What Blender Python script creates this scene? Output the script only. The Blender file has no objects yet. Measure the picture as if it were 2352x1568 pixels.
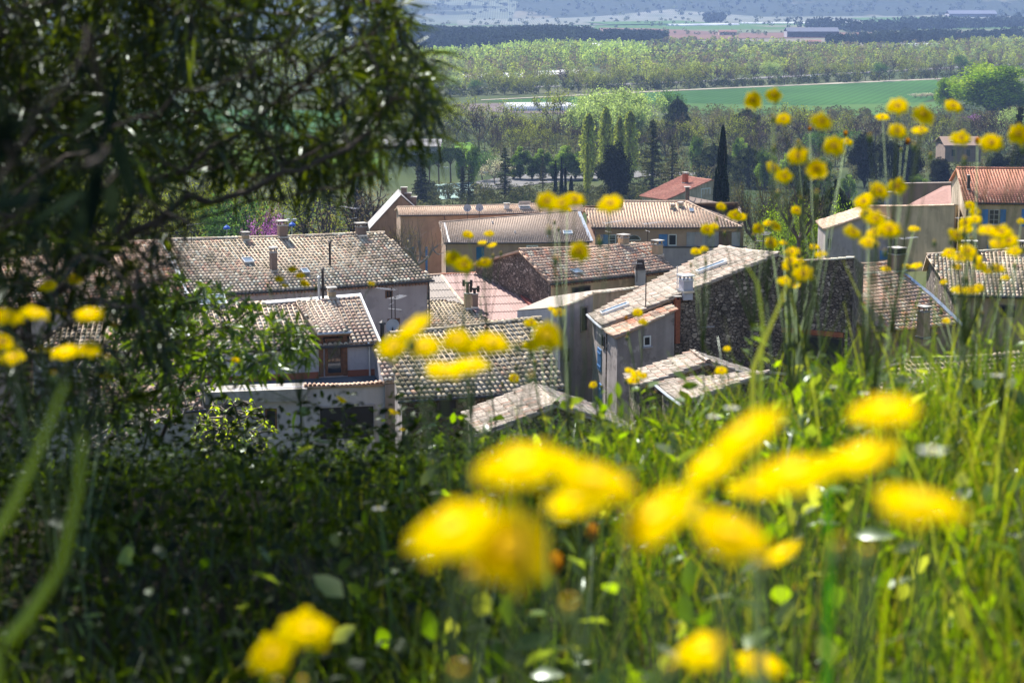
import bpy, math, random
import numpy as np
from mathutils import Vector
R = math.radians
# ---------------------------------------------------------------- camera, world, sun, exposure
ZC = 62.0
PITCH = R(9.9)
LENS = 70.0
SC = bpy.context.scene
COL = SC.collection
cam = bpy.data.cameras.new('camera'); co = bpy.data.objects.new('camera', cam); COL.objects.link(co)
co.location = (0, 0, ZC); co.rotation_euler = (math.pi/2 - PITCH, 0, 0)
cam.lens = LENS; cam.sensor_width = 36; cam.clip_start = .05; cam.clip_end = 30000
cam.dof.use_dof = True; cam.dof.focus_distance = 130; cam.dof.aperture_fstop = 6.5
SC.camera = co
SUN_AZ, SUN_EL = -28.0, 50.0
w = bpy.data.worlds.new('World'); SC.world = w; w.use_nodes = True
nt = w.node_tree; bg = nt.nodes['Background']
sky = nt.nodes.new('ShaderNodeTexSky'); sky.sky_type = 'NISHITA'; sky.sun_disc = False
sky.sun_elevation = R(SUN_EL); sky.sun_rotation = R(SUN_AZ % 360); sky.altitude = 300
nt.links.new(sky.outputs[0], bg.inputs[0]); bg.inputs[1].default_value = .072
sl = bpy.data.lights.new('sun', 'SUN'); sl.energy = 5.0; sl.angle = R(.5); sl.color = (1, .95, .87)
so = bpy.data.objects.new('sun', sl); COL.objects.link(so)
SDIR = Vector((math.sin(R(SUN_AZ))*math.cos(R(SUN_EL)), math.cos(R(SUN_AZ))*math.cos(R(SUN_EL)), math.sin(R(SUN_EL))))
so.rotation_euler = SDIR.to_track_quat('Z', 'Y').to_euler()
vs = SC.view_settings; vs.view_transform = 'Standard'; vs.look = 'None'; vs.gamma = 1; vs.exposure = 1.2
SC.cycles.use_denoising = True; SC.cycles.max_bounces = 6; SC.cycles.transparent_max_bounces = 8
SC.cycles.volume_bounces = 0; SC.cycles.diffuse_bounces = 3; SC.cycles.transmission_bounces = 3
SC.cycles.sample_clamp_indirect = 4; SC.cycles.caustics_reflective = False; SC.cycles.caustics_refractive = False

# ---------------------------------------------------------------- projection of photo points to places at a known height or range
F = 2352*LENS/36.
CP, SP = math.cos(PITCH), math.sin(PITCH)
def ray(px, py):
    x = (px-1176)/F; y = -(py-784)/F
    return Vector((x, CP+y*SP, -SP+y*CP))
def PZ(px, py, z):
    d = ray(px, py); return Vector((0, 0, ZC)) + d*((z-ZC)/d.z)
def PY(px, py, Y):
    d = ray(px, py); return Vector((0, 0, ZC)) + d*(Y/d.y)
def UP(d): return d

# ---------------------------------------------------------------- materials
MATS = {}
def newmat(name):
    m = bpy.data.materials.new(name); m.use_nodes = True; MATS[name] = m
    return m, m.node_tree, m.node_tree.nodes, m.node_tree.links, m.node_tree.nodes['Principled BSDF']
def N(nodes, t, **k):
    n = nodes.new(t)
    for a, b in k.items(): setattr(n, a, b)
    return n
def mat_plain(name, col, rough=.7, metal=0., noise=.25, scale=3., bump=0., scale2=None):
    m, t, n, l, b = newmat(name)
    tc = N(n, 'ShaderNodeTexCoord'); no = N(n, 'ShaderNodeTexNoise'); no.inputs['Scale'].default_value = scale; no.inputs['Detail'].default_value = 6
    l.new(tc.outputs['Object'], no.inputs['Vector'])
    mr = N(n, 'ShaderNodeMapRange'); mr.inputs[1].default_value = .3; mr.inputs[2].default_value = .7
    mr.inputs[3].default_value = 1-noise; mr.inputs[4].default_value = 1+noise; l.new(no.outputs[0], mr.inputs[0])
    mx = N(n, 'ShaderNodeVectorMath', operation='SCALE'); mx.inputs[0].default_value = col; l.new(mr.outputs[0], mx.inputs['Scale'])
    l.new(mx.outputs[0], b.inputs['Base Color'])
    b.inputs['Roughness'].default_value = rough; b.inputs['Metallic'].default_value = metal
    if bump:
        bp = N(n, 'ShaderNodeBump'); bp.inputs['Strength'].default_value = bump; bp.inputs['Distance'].default_value = .05
        l.new(no.outputs[0], bp.inputs['Height']); l.new(bp.outputs[0], b.inputs['Normal'])
    return m
def mat_tint(name, rough=.85, scale=9., noise=.3, spec=.2):
    m, t, n, l, b = newmat(name)
    at = N(n, 'ShaderNodeAttribute'); at.attribute_name = 'tint'
    tc = N(n, 'ShaderNodeTexCoord'); no = N(n, 'ShaderNodeTexNoise'); no.inputs['Scale'].default_value = scale; no.inputs['Detail'].default_value = 5
    l.new(tc.outputs['Object'], no.inputs['Vector'])
    mr = N(n, 'ShaderNodeMapRange'); mr.inputs[1].default_value = .3; mr.inputs[2].default_value = .7
    mr.inputs[3].default_value = 1-noise; mr.inputs[4].default_value = 1+noise; l.new(no.outputs[0], mr.inputs[0])
    mx = N(n, 'ShaderNodeVectorMath', operation='SCALE'); l.new(at.outputs['Color'], mx.inputs[0]); l.new(mr.outputs[0], mx.inputs['Scale'])
    l.new(mx.outputs[0], b.inputs['Base Color']); b.inputs['Roughness'].default_value = rough
    b.inputs['Specular IOR Level'].default_value = spec
    return m
def mat_leaf(name, trans=.45, gloss=.12, rough=.35, tcol=(1.0, 1.15, .55)):
    m, t, n, l, b = newmat(name); out = n['Material Output']; n.remove(b)
    at = N(n, 'ShaderNodeAttribute'); at.attribute_name = 'tint'
    df = N(n, 'ShaderNodeBsdfDiffuse'); tr = N(n, 'ShaderNodeBsdfTranslucent'); gl = N(n, 'ShaderNodeBsdfGlossy')
    l.new(at.outputs['Color'], df.inputs[0])
    mu = N(n, 'ShaderNodeVectorMath', operation='MULTIPLY'); l.new(at.outputs['Color'], mu.inputs[0]); mu.inputs[1].default_value = tcol
    l.new(mu.outputs[0], tr.inputs[0]); gl.inputs['Roughness'].default_value = rough; gl.inputs[0].default_value = (.9, 1, .95, 1)
    m1 = N(n, 'ShaderNodeMixShader'); m1.inputs[0].default_value = trans; l.new(df.outputs[0], m1.inputs[1]); l.new(tr.outputs[0], m1.inputs[2])
    m2 = N(n, 'ShaderNodeMixShader'); l.new(m1.outputs[0], m2.inputs[1]); l.new(gl.outputs[0], m2.inputs[2]); m2.inputs[0].default_value = gloss
    l.new(m2.outputs[0], out.inputs[0])
    return m
def mat_stone(name, c1, c2, mortar, scale=4., edge=.08):
    m, t, n, l, b = newmat(name)
    tc = N(n, 'ShaderNodeTexCoord'); mp = N(n, 'ShaderNodeMapping'); mp.inputs['Scale'].default_value = (1, 1, 1.5); l.new(tc.outputs['Object'], mp.inputs[0])
    ns = N(n, 'ShaderNodeTexNoise'); ns.inputs['Scale'].default_value = 2.5; l.new(mp.outputs[0], ns.inputs[0])
    ad = N(n, 'ShaderNodeVectorMath', operation='MULTIPLY_ADD'); l.new(ns.outputs[1], ad.inputs[0]); ad.inputs[1].default_value = (.25, .25, .25); l.new(mp.outputs[0], ad.inputs[2])
    vo = N(n, 'ShaderNodeTexVoronoi'); vo.inputs['Scale'].default_value = scale; l.new(ad.outputs[0], vo.inputs[0])
    ve = N(n, 'ShaderNodeTexVoronoi', feature='DISTANCE_TO_EDGE'); ve.inputs['Scale'].default_value = scale; l.new(ad.outputs[0], ve.inputs[0])
    sx = N(n, 'ShaderNodeSeparateColor'); l.new(vo.outputs['Color'], sx.inputs[0])
    rp = N(n, 'ShaderNodeValToRGB'); e = rp.color_ramp.elements; e[0].color = (*c1, 1); e[1].color = (*c2, 1); e[0].position = .1
    x = rp.color_ramp.elements.new(.75); x.color = tuple((a*.7+bb*.3) for a, bb in zip(c1, c2))+(1,)
    l.new(sx.outputs[0], rp.inputs[0])
    th = N(n, 'ShaderNodeMapRange'); th.inputs[1].default_value = edge*.3; th.inputs[2].default_value = edge; l.new(ve.outputs['Distance'], th.inputs[0])
    mx = N(n, 'ShaderNodeMix', data_type='RGBA'); l.new(th.outputs[0], mx.inputs[0]); mx.inputs[6].default_value = (*mortar, 1); l.new(rp.outputs[0], mx.inputs[7])
    n2 = N(n, 'ShaderNodeTexNoise'); n2.inputs['Scale'].default_value = .7; n2.inputs['Detail'].default_value = 8; l.new(tc.outputs['Object'], n2.inputs[0])
    mr = N(n, 'ShaderNodeMapRange'); mr.inputs[1].default_value = .3; mr.inputs[2].default_value = .7; mr.inputs[3].default_value = .55; mr.inputs[4].default_value = 1.4; l.new(n2.outputs[0], mr.inputs[0])
    sc = N(n, 'ShaderNodeVectorMath', operation='SCALE'); l.new(mx.outputs[2], sc.inputs[0]); l.new(mr.outputs[0], sc.inputs['Scale'])
    l.new(sc.outputs[0], b.inputs['Base Color']); b.inputs['Roughness'].default_value = .95
    bp = N(n, 'ShaderNodeBump'); bp.inputs['Strength'].default_value = .9; bp.inputs['Distance'].default_value = .1; l.new(th.outputs[0], bp.inputs['Height']); l.new(bp.outputs[0], b.inputs['Normal'])
    return m
def mat_plaster(name, col, var=.22, streak=.25):
    m, t, n, l, b = newmat(name)
    tc = N(n, 'ShaderNodeTexCoord'); mp = N(n, 'ShaderNodeMapping'); mp.inputs['Scale'].default_value = (1.6, 1.6, .18); l.new(tc.outputs['Object'], mp.inputs[0])
    a = N(n, 'ShaderNodeTexNoise'); a.inputs['Scale'].default_value = 1.3; a.inputs['Detail'].default_value = 8; l.new(mp.outputs[0], a.inputs[0])
    c = N(n, 'ShaderNodeTexNoise'); c.inputs['Scale'].default_value = .6; c.inputs['Detail'].default_value = 8; l.new(tc.outputs['Object'], c.inputs[0])
    r1 = N(n, 'ShaderNodeMapRange'); r1.inputs[1].default_value = .35; r1.inputs[2].default_value = .7; r1.inputs[3].default_value = 1+streak*.3; r1.inputs[4].default_value = 1-streak; l.new(a.outputs[0], r1.inputs[0])
    r2 = N(n, 'ShaderNodeMapRange'); r2.inputs[1].default_value = .3; r2.inputs[2].default_value = .7; r2.inputs[3].default_value = 1-var; r2.inputs[4].default_value = 1+var; l.new(c.outputs[0], r2.inputs[0])
    mm = N(n, 'ShaderNodeMath', operation='MULTIPLY'); l.new(r1.outputs[0], mm.inputs[0]); l.new(r2.outputs[0], mm.inputs[1])
    pn = N(n, 'ShaderNodeTexNoise'); pn.inputs['Scale'].default_value = .55; pn.inputs['Detail'].default_value = 12; pn.inputs['Roughness'].default_value = .65; l.new(tc.outputs['Object'], pn.inputs[0])
    pr = N(n, 'ShaderNodeMapRange'); pr.inputs[1].default_value = .53; pr.inputs[2].default_value = .56; pr.inputs[3].default_value = 1; pr.inputs[4].default_value = 1-var*1.1; l.new(pn.outputs[0], pr.inputs[0])
    m3 = N(n, 'ShaderNodeMath', operation='MULTIPLY'); l.new(mm.outputs[0], m3.inputs[0]); l.new(pr.outputs[0], m3.inputs[1])
    sc = N(n, 'ShaderNodeVectorMath', operation='SCALE'); sc.inputs[0].default_value = col; l.new(m3.outputs[0], sc.inputs['Scale'])
    l.new(sc.outputs[0], b.inputs['Base Color']); b.inputs['Roughness'].default_value = .92
    d = N(n, 'ShaderNodeTexNoise'); d.inputs['Scale'].default_value = 14; d.inputs['Detail'].default_value = 6; l.new(tc.outputs['Object'], d.inputs[0])
    bp = N(n, 'ShaderNodeBump'); bp.inputs['Strength'].default_value = .4; bp.inputs['Distance'].default_value = .03; l.new(d.outputs[0], bp.inputs['Height']); l.new(bp.outputs[0], b.inputs['Normal'])
    return m
def mat_field(name, c1, c2, scale=.05, rows=0., rot=0., wlo=.8):
    m, t, n, l, b = newmat(name)
    tc = N(n, 'ShaderNodeTexCoord'); a = N(n, 'ShaderNodeTexNoise'); a.inputs['Scale'].default_value = scale; a.inputs['Detail'].default_value = 9; l.new(tc.outputs['Object'], a.inputs[0])
    rp = N(n, 'ShaderNodeValToRGB'); e = rp.color_ramp.elements; e[0].color = (*c1, 1); e[1].color = (*c2, 1); e[0].position = .35; e[1].position = .65; l.new(a.outputs[0], rp.inputs[0])
    last = rp.outputs[0]
    if rows:
        mp = N(n, 'ShaderNodeMapping'); mp.inputs['Rotation'].default_value = (0, 0, rot); l.new(tc.outputs['Object'], mp.inputs[0])
        wv = N(n, 'ShaderNodeTexWave'); wv.inputs['Scale'].default_value = rows; wv.inputs['Distortion'].default_value = .6; wv.inputs['Detail'].default_value = 3; l.new(mp.outputs[0], wv.inputs[0])
        mr = N(n, 'ShaderNodeMapRange'); mr.inputs[3].default_value = wlo; mr.inputs[4].default_value = 1.1; l.new(wv.outputs['Fac'], mr.inputs[0])
        sc = N(n, 'ShaderNodeVectorMath', operation='SCALE'); l.new(last, sc.inputs[0]); l.new(mr.outputs[0], sc.inputs['Scale']); last = sc.outputs[0]
    l.new(last, b.inputs['Base Color']); b.inputs['Roughness'].default_value = 1; b.inputs['Specular IOR Level'].default_value = .1
    return m

TILE = mat_tint('clay_tile', .85, 14., .3, .25)
mat_leaf('leaf_shrub', .5, .04, .3, (3.2, 3.1, .3))
mat_leaf('leaf_grass', .55, .04, .3, (2.5, 2.3, .25))
mat_leaf('leaf_tree', .4, .0, .5, (1.2, 1.3, .6))
mat_leaf('leaf_dark', .2, .0, .5, (1, 1, 1))
mat_leaf('leaf_low', .4, .015, .45, (2.1, 2.0, .3))
mat_leaf('petal', .55, .0, .5, (1.0, 1.0, .3))
mat_tint('bark', .9, 8., .35)
mat_tint('tinted', .8, 3., .15)
mat_stone('rubble_stone', (.15, .115, .09), (.5, .41, .33), (.07, .055, .045), 4.6, .09)
mat_stone('ochre_stone', (.12, .09, .06), (.32, .26, .19), (.1, .08, .06), 4.6, .1)
mat_plaster('lilac_plaster', (.44, .37, .365), .15, .12); mat_plaster('white_plaster', (.56, .55, .6), .08, .12)
mat_plaster('ochre_plaster', (.58, .43, .26)); mat_plaster('peach_plaster', (.47, .31, .215), .08, .1)
mat_plaster('cream_plaster', (.55, .45, .33), .15, .35); mat_plaster('beige_plaster', (.54, .4, .25), .12, .15)
mat_plaster('brown_plaster', (.27, .19, .145), .15, .14); mat_plaster('grey_plaster', (.36, .31, .295), .3, .25)
mat_plaster('pale_grey_plaster', (.4, .38, .4), .12, .2); mat_plaster('concrete', (.5, .47, .43), .2, .3)
mat_plaster('red_paint', (.3, .09, .07), .15, .25); mat_plaster('terracotta_paint', (.36, .13, .08), .15, .1)
mat_plaster('terrace_floor', (.13, .15, .17), .2, 0)
mat_plain('zinc', (.5, .53, .56), .3, .8, .2); mat_plain('gutter_dark', (.07, .065, .065), .45, .3, .2)
mat_plain('gutter_light', (.6, .63, .66), .35, .4, .1)
mat_plain('white_metal', (.75, .76, .78), .35, .1, .05); mat_plain('blue_shutter', (.075, .22, .5), .6, 0, .12)
mat_plain('teal_shutter', (.01, .13, .27), .6, 0, .12)
mat_plain('wood_brown', (.17, .075, .035), .7, 0, .35, 6); mat_plain('wood_grey', (.1, .08, .065), .8, 0, .35, 6)
mat_plain('interior_shade', (.008, .008, .01), .6, 0, .3); mat_plain('slate_roof', (.33, .31, .3), .75, 0, .3, 1.2)  # near-black pane colour, paints the unlit room behind an opening
mat_plain('brick_red', (.36, .12, .06), .85, 0, .25, 8); mat_plain('iron', (.05, .035, .03), .6, .3, .3)
mat_plain('lamp_blue', (.02, .1, .5), .3, .1, .1); mat_plain('dish_grey', (.45, .46, .5), .5, 0, .08)
mat_plain('car_white', (.75, .76, .78), .2, .1, .03); mat_plain('car_dark', (.02, .02, .025), .2, .2, .1); mat_plain('tyre', (.015, .015, .015), .8)
g, t_, n_, l_, b_ = newmat('window_glass'); b_.inputs['Base Color'].default_value = (.03, .035, .045, 1); b_.inputs['Roughness'].default_value = .06; b_.inputs['Specular IOR Level'].default_value = .8
g, t_, n_, l_, b_ = newmat('skylight_glass'); b_.inputs['Base Color'].default_value = (.25, .32, .38, 1); b_.inputs['Roughness'].default_value = .12; b_.inputs['Metallic'].default_value = .6

# ---------------------------------------------------------------- mesh helpers
def link(o, parent=None, loc=None):
    COL.objects.link(o)
    if parent: o.parent = parent
    return o
def props(o, label=None, cat=None, group=None, kind=None):
    if label: o['label'] = label
    if cat: o['category'] = cat
    if group: o['group'] = group
    if kind: o['kind'] = kind
    return o
def empty(name, loc, label, cat, group=None):
    o = bpy.data.objects.new(name, None); COL.objects.link(o); o.location = loc; o.empty_display_size = .3
    return props(o, label, cat, group)
def rawmesh(name, V, FS, mats, tint=None, smooth=False, midx=None, origin=None):
    V = np.asarray(V, dtype=np.float64).reshape(-1, 3)
    if origin is not None: V = V - np.array(origin)
    me = bpy.data.meshes.new(name)
    sizes = np.concatenate([np.full(len(f), f.shape[1], dtype=np.int32) for f in FS])
    loops = np.concatenate([f.reshape(-1) for f in FS]).astype(np.int32)
    starts = np.concatenate([[0], np.cumsum(sizes)[:-1]]).astype(np.int32)
    me.vertices.add(len(V)); me.vertices.foreach_set('co', V.astype(np.float32).ravel())
    me.loops.add(len(loops)); me.loops.foreach_set('vertex_index', loops)
    me.polygons.add(len(sizes)); me.polygons.foreach_set('loop_start', starts)
    if tint is not None:
        a = me.attributes.new('tint', 'FLOAT_COLOR', 'FACE')
        c = np.ones((len(sizes), 4), dtype=np.float32); c[:, :3] = np.asarray(tint, dtype=np.float32); a.data.foreach_set('color', c.ravel())
    if midx is not None: me.polygons.foreach_set('material_index', np.asarray(midx, dtype=np.int32))
    if smooth: me.polygons.foreach_set('use_smooth', np.ones(len(sizes), dtype=bool))
    for m in (mats if isinstance(mats, (list, tuple)) else [mats]): me.materials.append(MATS[m])
    me.update(calc_edges=True); me.validate(verbose=False)
    return me
def obj(name, me, parent=None):
    o = bpy.data.objects.new(name, me); COL.objects.link(o)
    if parent: o.parent = parent
    return o
class MB:
    def __init__(s): s.v = []; s.f = []; s.m = []; s.t = []; s.mats = []; s.ct = (.3, .3, .3)
    def mi(s, m):
        if m not in s.mats: s.mats.append(m)
        return s.mats.index(m)
    def face(s, pts, m):
        i = len(s.v); s.v += [tuple(p) for p in pts]; s.f.append(list(range(i, i+len(pts)))); s.m.append(s.mi(m)); s.t.append(s.ct)
    def hexa(s, b, t, m):     # b, t: 4 bottom, 4 top points
        i = len(s.v); s.v += [tuple(p) for p in list(b)+list(t)]
        for f in ((3, 2, 1, 0), (4, 5, 6, 7), (0, 1, 5, 4), (1, 2, 6, 5), (2, 3, 7, 6), (3, 0, 4, 7)):
            s.f.append([i+k for k in f]); s.m.append(s.mi(m)); s.t.append(s.ct)
    def box(s, c, sz, m, u=Vector((1, 0, 0)), v=None):
        c = Vector(c); z = Vector((0, 0, 1)); u = Vector(u).normalized(); v = v or z.cross(u)
        a, b, h = sz[0]/2, sz[1]/2, sz[2]/2
        q = [c-u*a-v*b, c+u*a-v*b, c+u*a+v*b, c-u*a+v*b]
        s.hexa([p-z*h for p in q], [p+z*h for p in q], m)
    def prism(s, poly, d, m):  # poly extruded by vector d
        n = len(poly); i = len(s.v); s.v += [tuple(p) for p in poly]+[tuple(Vector(p)+d) for p in poly]
        s.f.append([i+k for k in range(n)]); s.f.append([i+n+k for k in reversed(range(n))])
        for k in range(n): s.f.append([i+k, i+(k+1) % n, i+n+(k+1) % n, i+n+k])
        s.m += [s.mi(m)]*(n+2); s.t += [s.ct]*(n+2)
    def tube(s, pts, rad, m, k=6, cap=True):
        pts = [Vector(p) for p in pts]; rad = rad if isinstance(rad, (list, tuple)) else [rad]*len(pts)
        base = len(s.v)
        for j, p in enumerate(pts):
            d = (pts[min(j+1, len(pts)-1)]-pts[max(j-1, 0)]).normalized()
            a = d.orthogonal().normalized() if abs(d.z) > .9 else d.cross(Vector((0, 0, 1))).normalized(); b = d.cross(a)
            for q in range(k):
                an = 2*math.pi*q/k; s.v.append(tuple(p+(a*math.cos(an)+b*math.sin(an))*rad[j]))
        for j in range(len(pts)-1):
            for q in range(k):
                a0 = base+j*k+q; a1 = base+j*k+(q+1) % k
                s.f.append([a0, a1, a1+k, a0+k]); s.m.append(s.mi(m)); s.t.append(s.ct)
        if cap:
            s.f.append([base+q for q in reversed(range(k))]); s.f.append([base+(len(pts)-1)*k+q for q in range(k)])
            s.m += [s.mi(m)]*2; s.t += [s.ct]*2
    def weld(s):
        mp = {}; idx = []; nv = []
        for p in s.v:
            k = (round(p[0], 3), round(p[1], 3), round(p[2], 3))
            if k not in mp: mp[k] = len(nv); nv.append(p)
            idx.append(mp[k])
        s.v = nv; s.f = [[idx[i] for i in f] for f in s.f]; return s
    def mesh(s, name, origin=None, smooth=False):
        if name == 'wall': s.weld()
        me = bpy.data.meshes.new(name); o = Vector(origin) if origin is not None else Vector((0, 0, 0))
        me.from_pydata([tuple(Vector(p)-o) for p in s.v], [], s.f)
        for m in s.mats: me.materials.append(MATS[m])
        me.polygons.foreach_set('material_index', s.m)
        if smooth: me.polygons.foreach_set('use_smooth', [True]*len(s.f))
        a = me.attributes.new('tint', 'FLOAT_COLOR', 'FACE')
        c = np.ones((len(s.f), 4), dtype=np.float32); c[:, :3] = np.array(s.t); a.data.foreach_set('color', c.ravel())
        me.update(); return me
    def build(s, name, parent=None, root=None, smooth=False):
        # root: the Empty whose location is the origin of everything below it
        return obj(name, s.mesh(name, root.location if root else None, smooth), parent)

# ---------------------------------------------------------------- terrain
GY = [-30, 0, 3, 6, 8, 20, 60, 100, 135, 200, 236, 300, 380, 450, 520, 2000, 5150, 5600, 7000, 12000]
GZ = [61.6, 60.95, 60.8, 60.46, 60.0, 53, 38, 37, 36.5, 31.5, 26.5, 17, 8, 3, 0, 0, 0, 22, 210, 420]
def ground(x, y):
    z = np.interp(y, GY, GZ)
    x = np.asarray(x, dtype=float); y = np.asarray(y, dtype=float)
    z = z + .22*np.clip((x-.3)/2.2, 0, 1)*np.clip((y-1.5)/3., 0, 1)*np.clip((12-y)/3., 0, 1)
    r = np.clip((x-14)/25., 0, 1)*np.clip((y-130)/30., 0, 1)*np.clip((240-y)/40., 0, 1)
    z = z + r*4.0
    z = z + np.exp(-((y-2450)/260.)**2-((x+260)/420.)**2)*11 + np.clip((y-2600)/2400., 0, 1)*np.clip((5300-y)/300, 0, 1)*6*np.sin(x/700.)
    z = z + np.clip((y-5150)/1500., 0, 1)*(70*np.sin(x/620.+.6)+40*np.sin(x/260.+2)+22*np.sin(y/230.+x/190.))*np.clip((9000-y)/2000, 0.2, 1)
    return z
ys = np.concatenate([np.arange(-30, 12, .75), np.geomspace(12, 560, 120)[0:], np.geomspace(570, 12000, 260)])
xs_ = np.concatenate([-np.geomspace(9000, 6, 90), np.linspace(-5.2, 5.2, 30), np.geomspace(6, 9000, 90)])
X, Y = np.meshgrid(xs_, ys)
Zg = ground(X, Y)
near = np.clip((9-np.abs(Y-2))/9, 0, 1)
Zg = Zg + near*.05*(np.sin(X*3.1+Y*2)+np.sin(Y*4.3-X*1.7))
V = np.stack([X, Y, Zg], -1).reshape(-1, 3)
nx = len(xs_); ny = len(ys)
ii = (np.arange(ny-1)[:, None]*nx+np.arange(nx-1)[None, :]).reshape(-1)
Fq = np.stack([ii, ii+1, ii+1+nx, ii+nx], 1)
# ground material: soil near, pale green plain far, wooded hills
m, t, n, l, b = newmat('ground')
tc = N(n, 'ShaderNodeTexCoord'); sp = N(n, 'ShaderNodeSeparateXYZ'); l.new(tc.outputs['Object'], sp.inputs[0])
a = N(n, 'ShaderNodeTexNoise'); a.inputs['Scale'].default_value = .006; a.inputs['Detail'].default_value = 12; l.new(tc.outputs['Object'], a.inputs[0])
rp = N(n, 'ShaderNodeValToRGB'); e = rp.color_ramp.elements; e[0].color = (.03, .045, .018, 1); e[1].color = (.09, .095, .05, 1); e[0].position = .38; e[1].position = .62
x = e.new(.5); x.color = (.055, .075, .026, 1); l.new(a.outputs[0], rp.inputs[0])
v1 = N(n, 'ShaderNodeTexVoronoi'); v1.inputs['Scale'].default_value = .0042; mpp = N(n, 'ShaderNodeMapping'); mpp.inputs['Scale'].default_value = (.35, 1.3, 1); mpp.inputs['Rotation'].default_value = (0, 0, .12)
l.new(tc.outputs['Object'], mpp.inputs[0]); l.new(mpp.outputs[0], v1.inputs[0]); sc1 = N(n, 'ShaderNodeSeparateColor'); l.new(v1.outputs['Color'], sc1.inputs[0])
rf = N(n, 'ShaderNodeValToRGB'); rf.color_ramp.interpolation = 'CONSTANT'; e = rf.color_ramp.elements; e[0].color = (.11, .13, .07, 1); e[1].color = (.15, .15, .1, 1); e[1].position = .25
for p_, c_ in ((.42, (.06, .12, .03, 1)), (.58, (.17, .155, .12, 1)), (.72, (.09, .105, .065, 1)), (.86, (.13, .16, .1, 1))): x = e.new(p_); x.color = c_
l.new(sc1.outputs[0], rf.inputs[0])
def step(y0, y1, src, neg=False):
    mr = N(n, 'ShaderNodeMapRange'); mr.inputs[1].default_value = y0; mr.inputs[2].default_value = y1; l.new(src, mr.inputs[0]); return mr.outputs[0]
def mix(fac, c0, c1):
    mx = N(n, 'ShaderNodeMix', data_type='RGBA'); l.new(fac, mx.inputs[0])
    for k, c in ((6, c0), (7, c1)):
        if isinstance(c, tuple): mx.inputs[k].default_value = c
        else: l.new(c, mx.inputs[k])
    return mx.outputs[2]
c_ = mix(step(2150, 2300, sp.outputs[1]), rp.outputs[0], rf.outputs[0])
# woods on the hills beyond the plain, with clearings
wz = N(n, 'ShaderNodeTexNoise'); wz.inputs['Scale'].default_value = .09; wz.inputs['Detail'].default_value = 5; l.new(tc.outputs['Object'], wz.inputs[0])
wr = N(n, 'ShaderNodeValToRGB'); e = wr.color_ramp.elements; e[0].color = (.018, .028, .018, 1); e[1].color = (.04, .052, .03, 1); e[0].position = .35; e[1].position = .62; l.new(wz.outputs[0], wr.inputs[0])
cz = N(n, 'ShaderNodeTexNoise'); cz.inputs['Scale'].default_value = .003; cz.inputs['Detail'].default_value = 4; mp2 = N(n, 'ShaderNodeMapping'); mp2.inputs['Scale'].default_value = (1, .6, 1); l.new(tc.outputs['Object'], mp2.inputs[0]); l.new(mp2.outputs[0], cz.inputs[0])
hc = mix(step(.60, .64, cz.outputs[0]), wr.outputs[0], (.15, .14, .1, 1))
nb = N(n, 'ShaderNodeTexNoise'); nb.inputs['Scale'].default_value = .004; nb.inputs['Detail'].default_value = 4; l.new(tc.outputs['Object'], nb.inputs[0])
ya = N(n, 'ShaderNodeMath', operation='MULTIPLY_ADD'); l.new(nb.outputs[0], ya.inputs[0]); ya.inputs[1].default_value = 700; l.new(sp.outputs[1], ya.inputs[2])
c_ = mix(step(5480, 5500, ya.outputs[0]), c_, hc)
c_ = mix(step(40, 60, sp.outputs[1]), (.035, .03, .02, 1), c_)
l.new(c_, b.inputs['Base Color']); b.inputs['Roughness'].default_value = 1; b.inputs['Specular IOR Level'].default_value = .05
gr = obj('ground', rawmesh('ground', V, [Fq], 'ground', smooth=True)); props(gr, 'earth bank, village slope and wide valley plain', kind='structure')
def G(x, y): return float(ground(x, y))

# ---------------------------------------------------------------- fields, roads and water on the plain
def patch(name, pix, mat, z=.12, label=None, z0=0.):
    P = [PZ(px, py, z0) for px, py in pix]
    if P[0].y > 2000: z = z*6
    # densify so the sheet follows the ground
    pts = []
    for i in range(len(P)):
        a, b2 = P[i], P[(i+1) % len(P)]
        for k in range(8): pts.append(a.lerp(b2, k/8))
    xs2 = np.array([p.x for p in pts]); ys2 = np.array([p.y for p in pts])
    import bmesh
    bm = bmesh.new(); vv = [bm.verts.new((p.x, p.y, G(p.x, p.y)+z)) for p in pts]; f = bm.faces.new(vv); bmesh.ops.triangulate(bm, faces=[f])
    me = bpy.data.meshes.new(name); bm.normal_update(); bm.to_mesh(me); bm.free(); me.materials.append(MATS[mat])
    return props(obj(name, me), label, kind='structure')
mat_field('crop_green', (.02, .075, .014), (.038, .115, .024), .012, .06, .3, .8)
mat_field('meadow_green', (.045, .105, .022), (.065, .13, .028), .02)
mat_field('bright_grass', (.08, .17, .015), (.11, .22, .02), .05)
mat_field('ploughed', (.12, .095, .095), (.16, .13, .13), .03, .2, 1.2, .8)
mat_field('red_soil', (.12, .068, .05), (.16, .09, .066), .004)
mat_field('pale_orchard', (.12, .14, .1), (.2, .2, .17), .02, .06, 0, .6)
mat_field('blue_orchard', (.09, .11, .08), (.13, .15, .1), .02, .05, 0, .55)
mat_field('gravel', (.42, .42, .42), (.7, .71, .73), .05)
mat_field('asphalt', (.14, .135, .135), (.19, .185, .18), .2)
mat_field('dirt_track', (.26, .23, .18), (.36, .33, .27), .05)
mat_field('tunnel_plastic', (.5, .52, .55), (.8, .82, .86), .03, .3, .4, .7)
mat_field('court', (.24, .34, .3), (.3, .4, .36), .3)
patch('field', [(1105, 233), (1350, 221), (1560, 210), (2150, 183), (2175, 215), (2120, 236), (1870, 243), (1600, 238), (1330, 240), (1230, 236)], 'crop_green')
patch('field', [(1560, 238), (1870, 243), (2120, 236), (2180, 232), (2170, 262), (1900, 268), (1560, 262)], 'meadow_green', .16)
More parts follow.
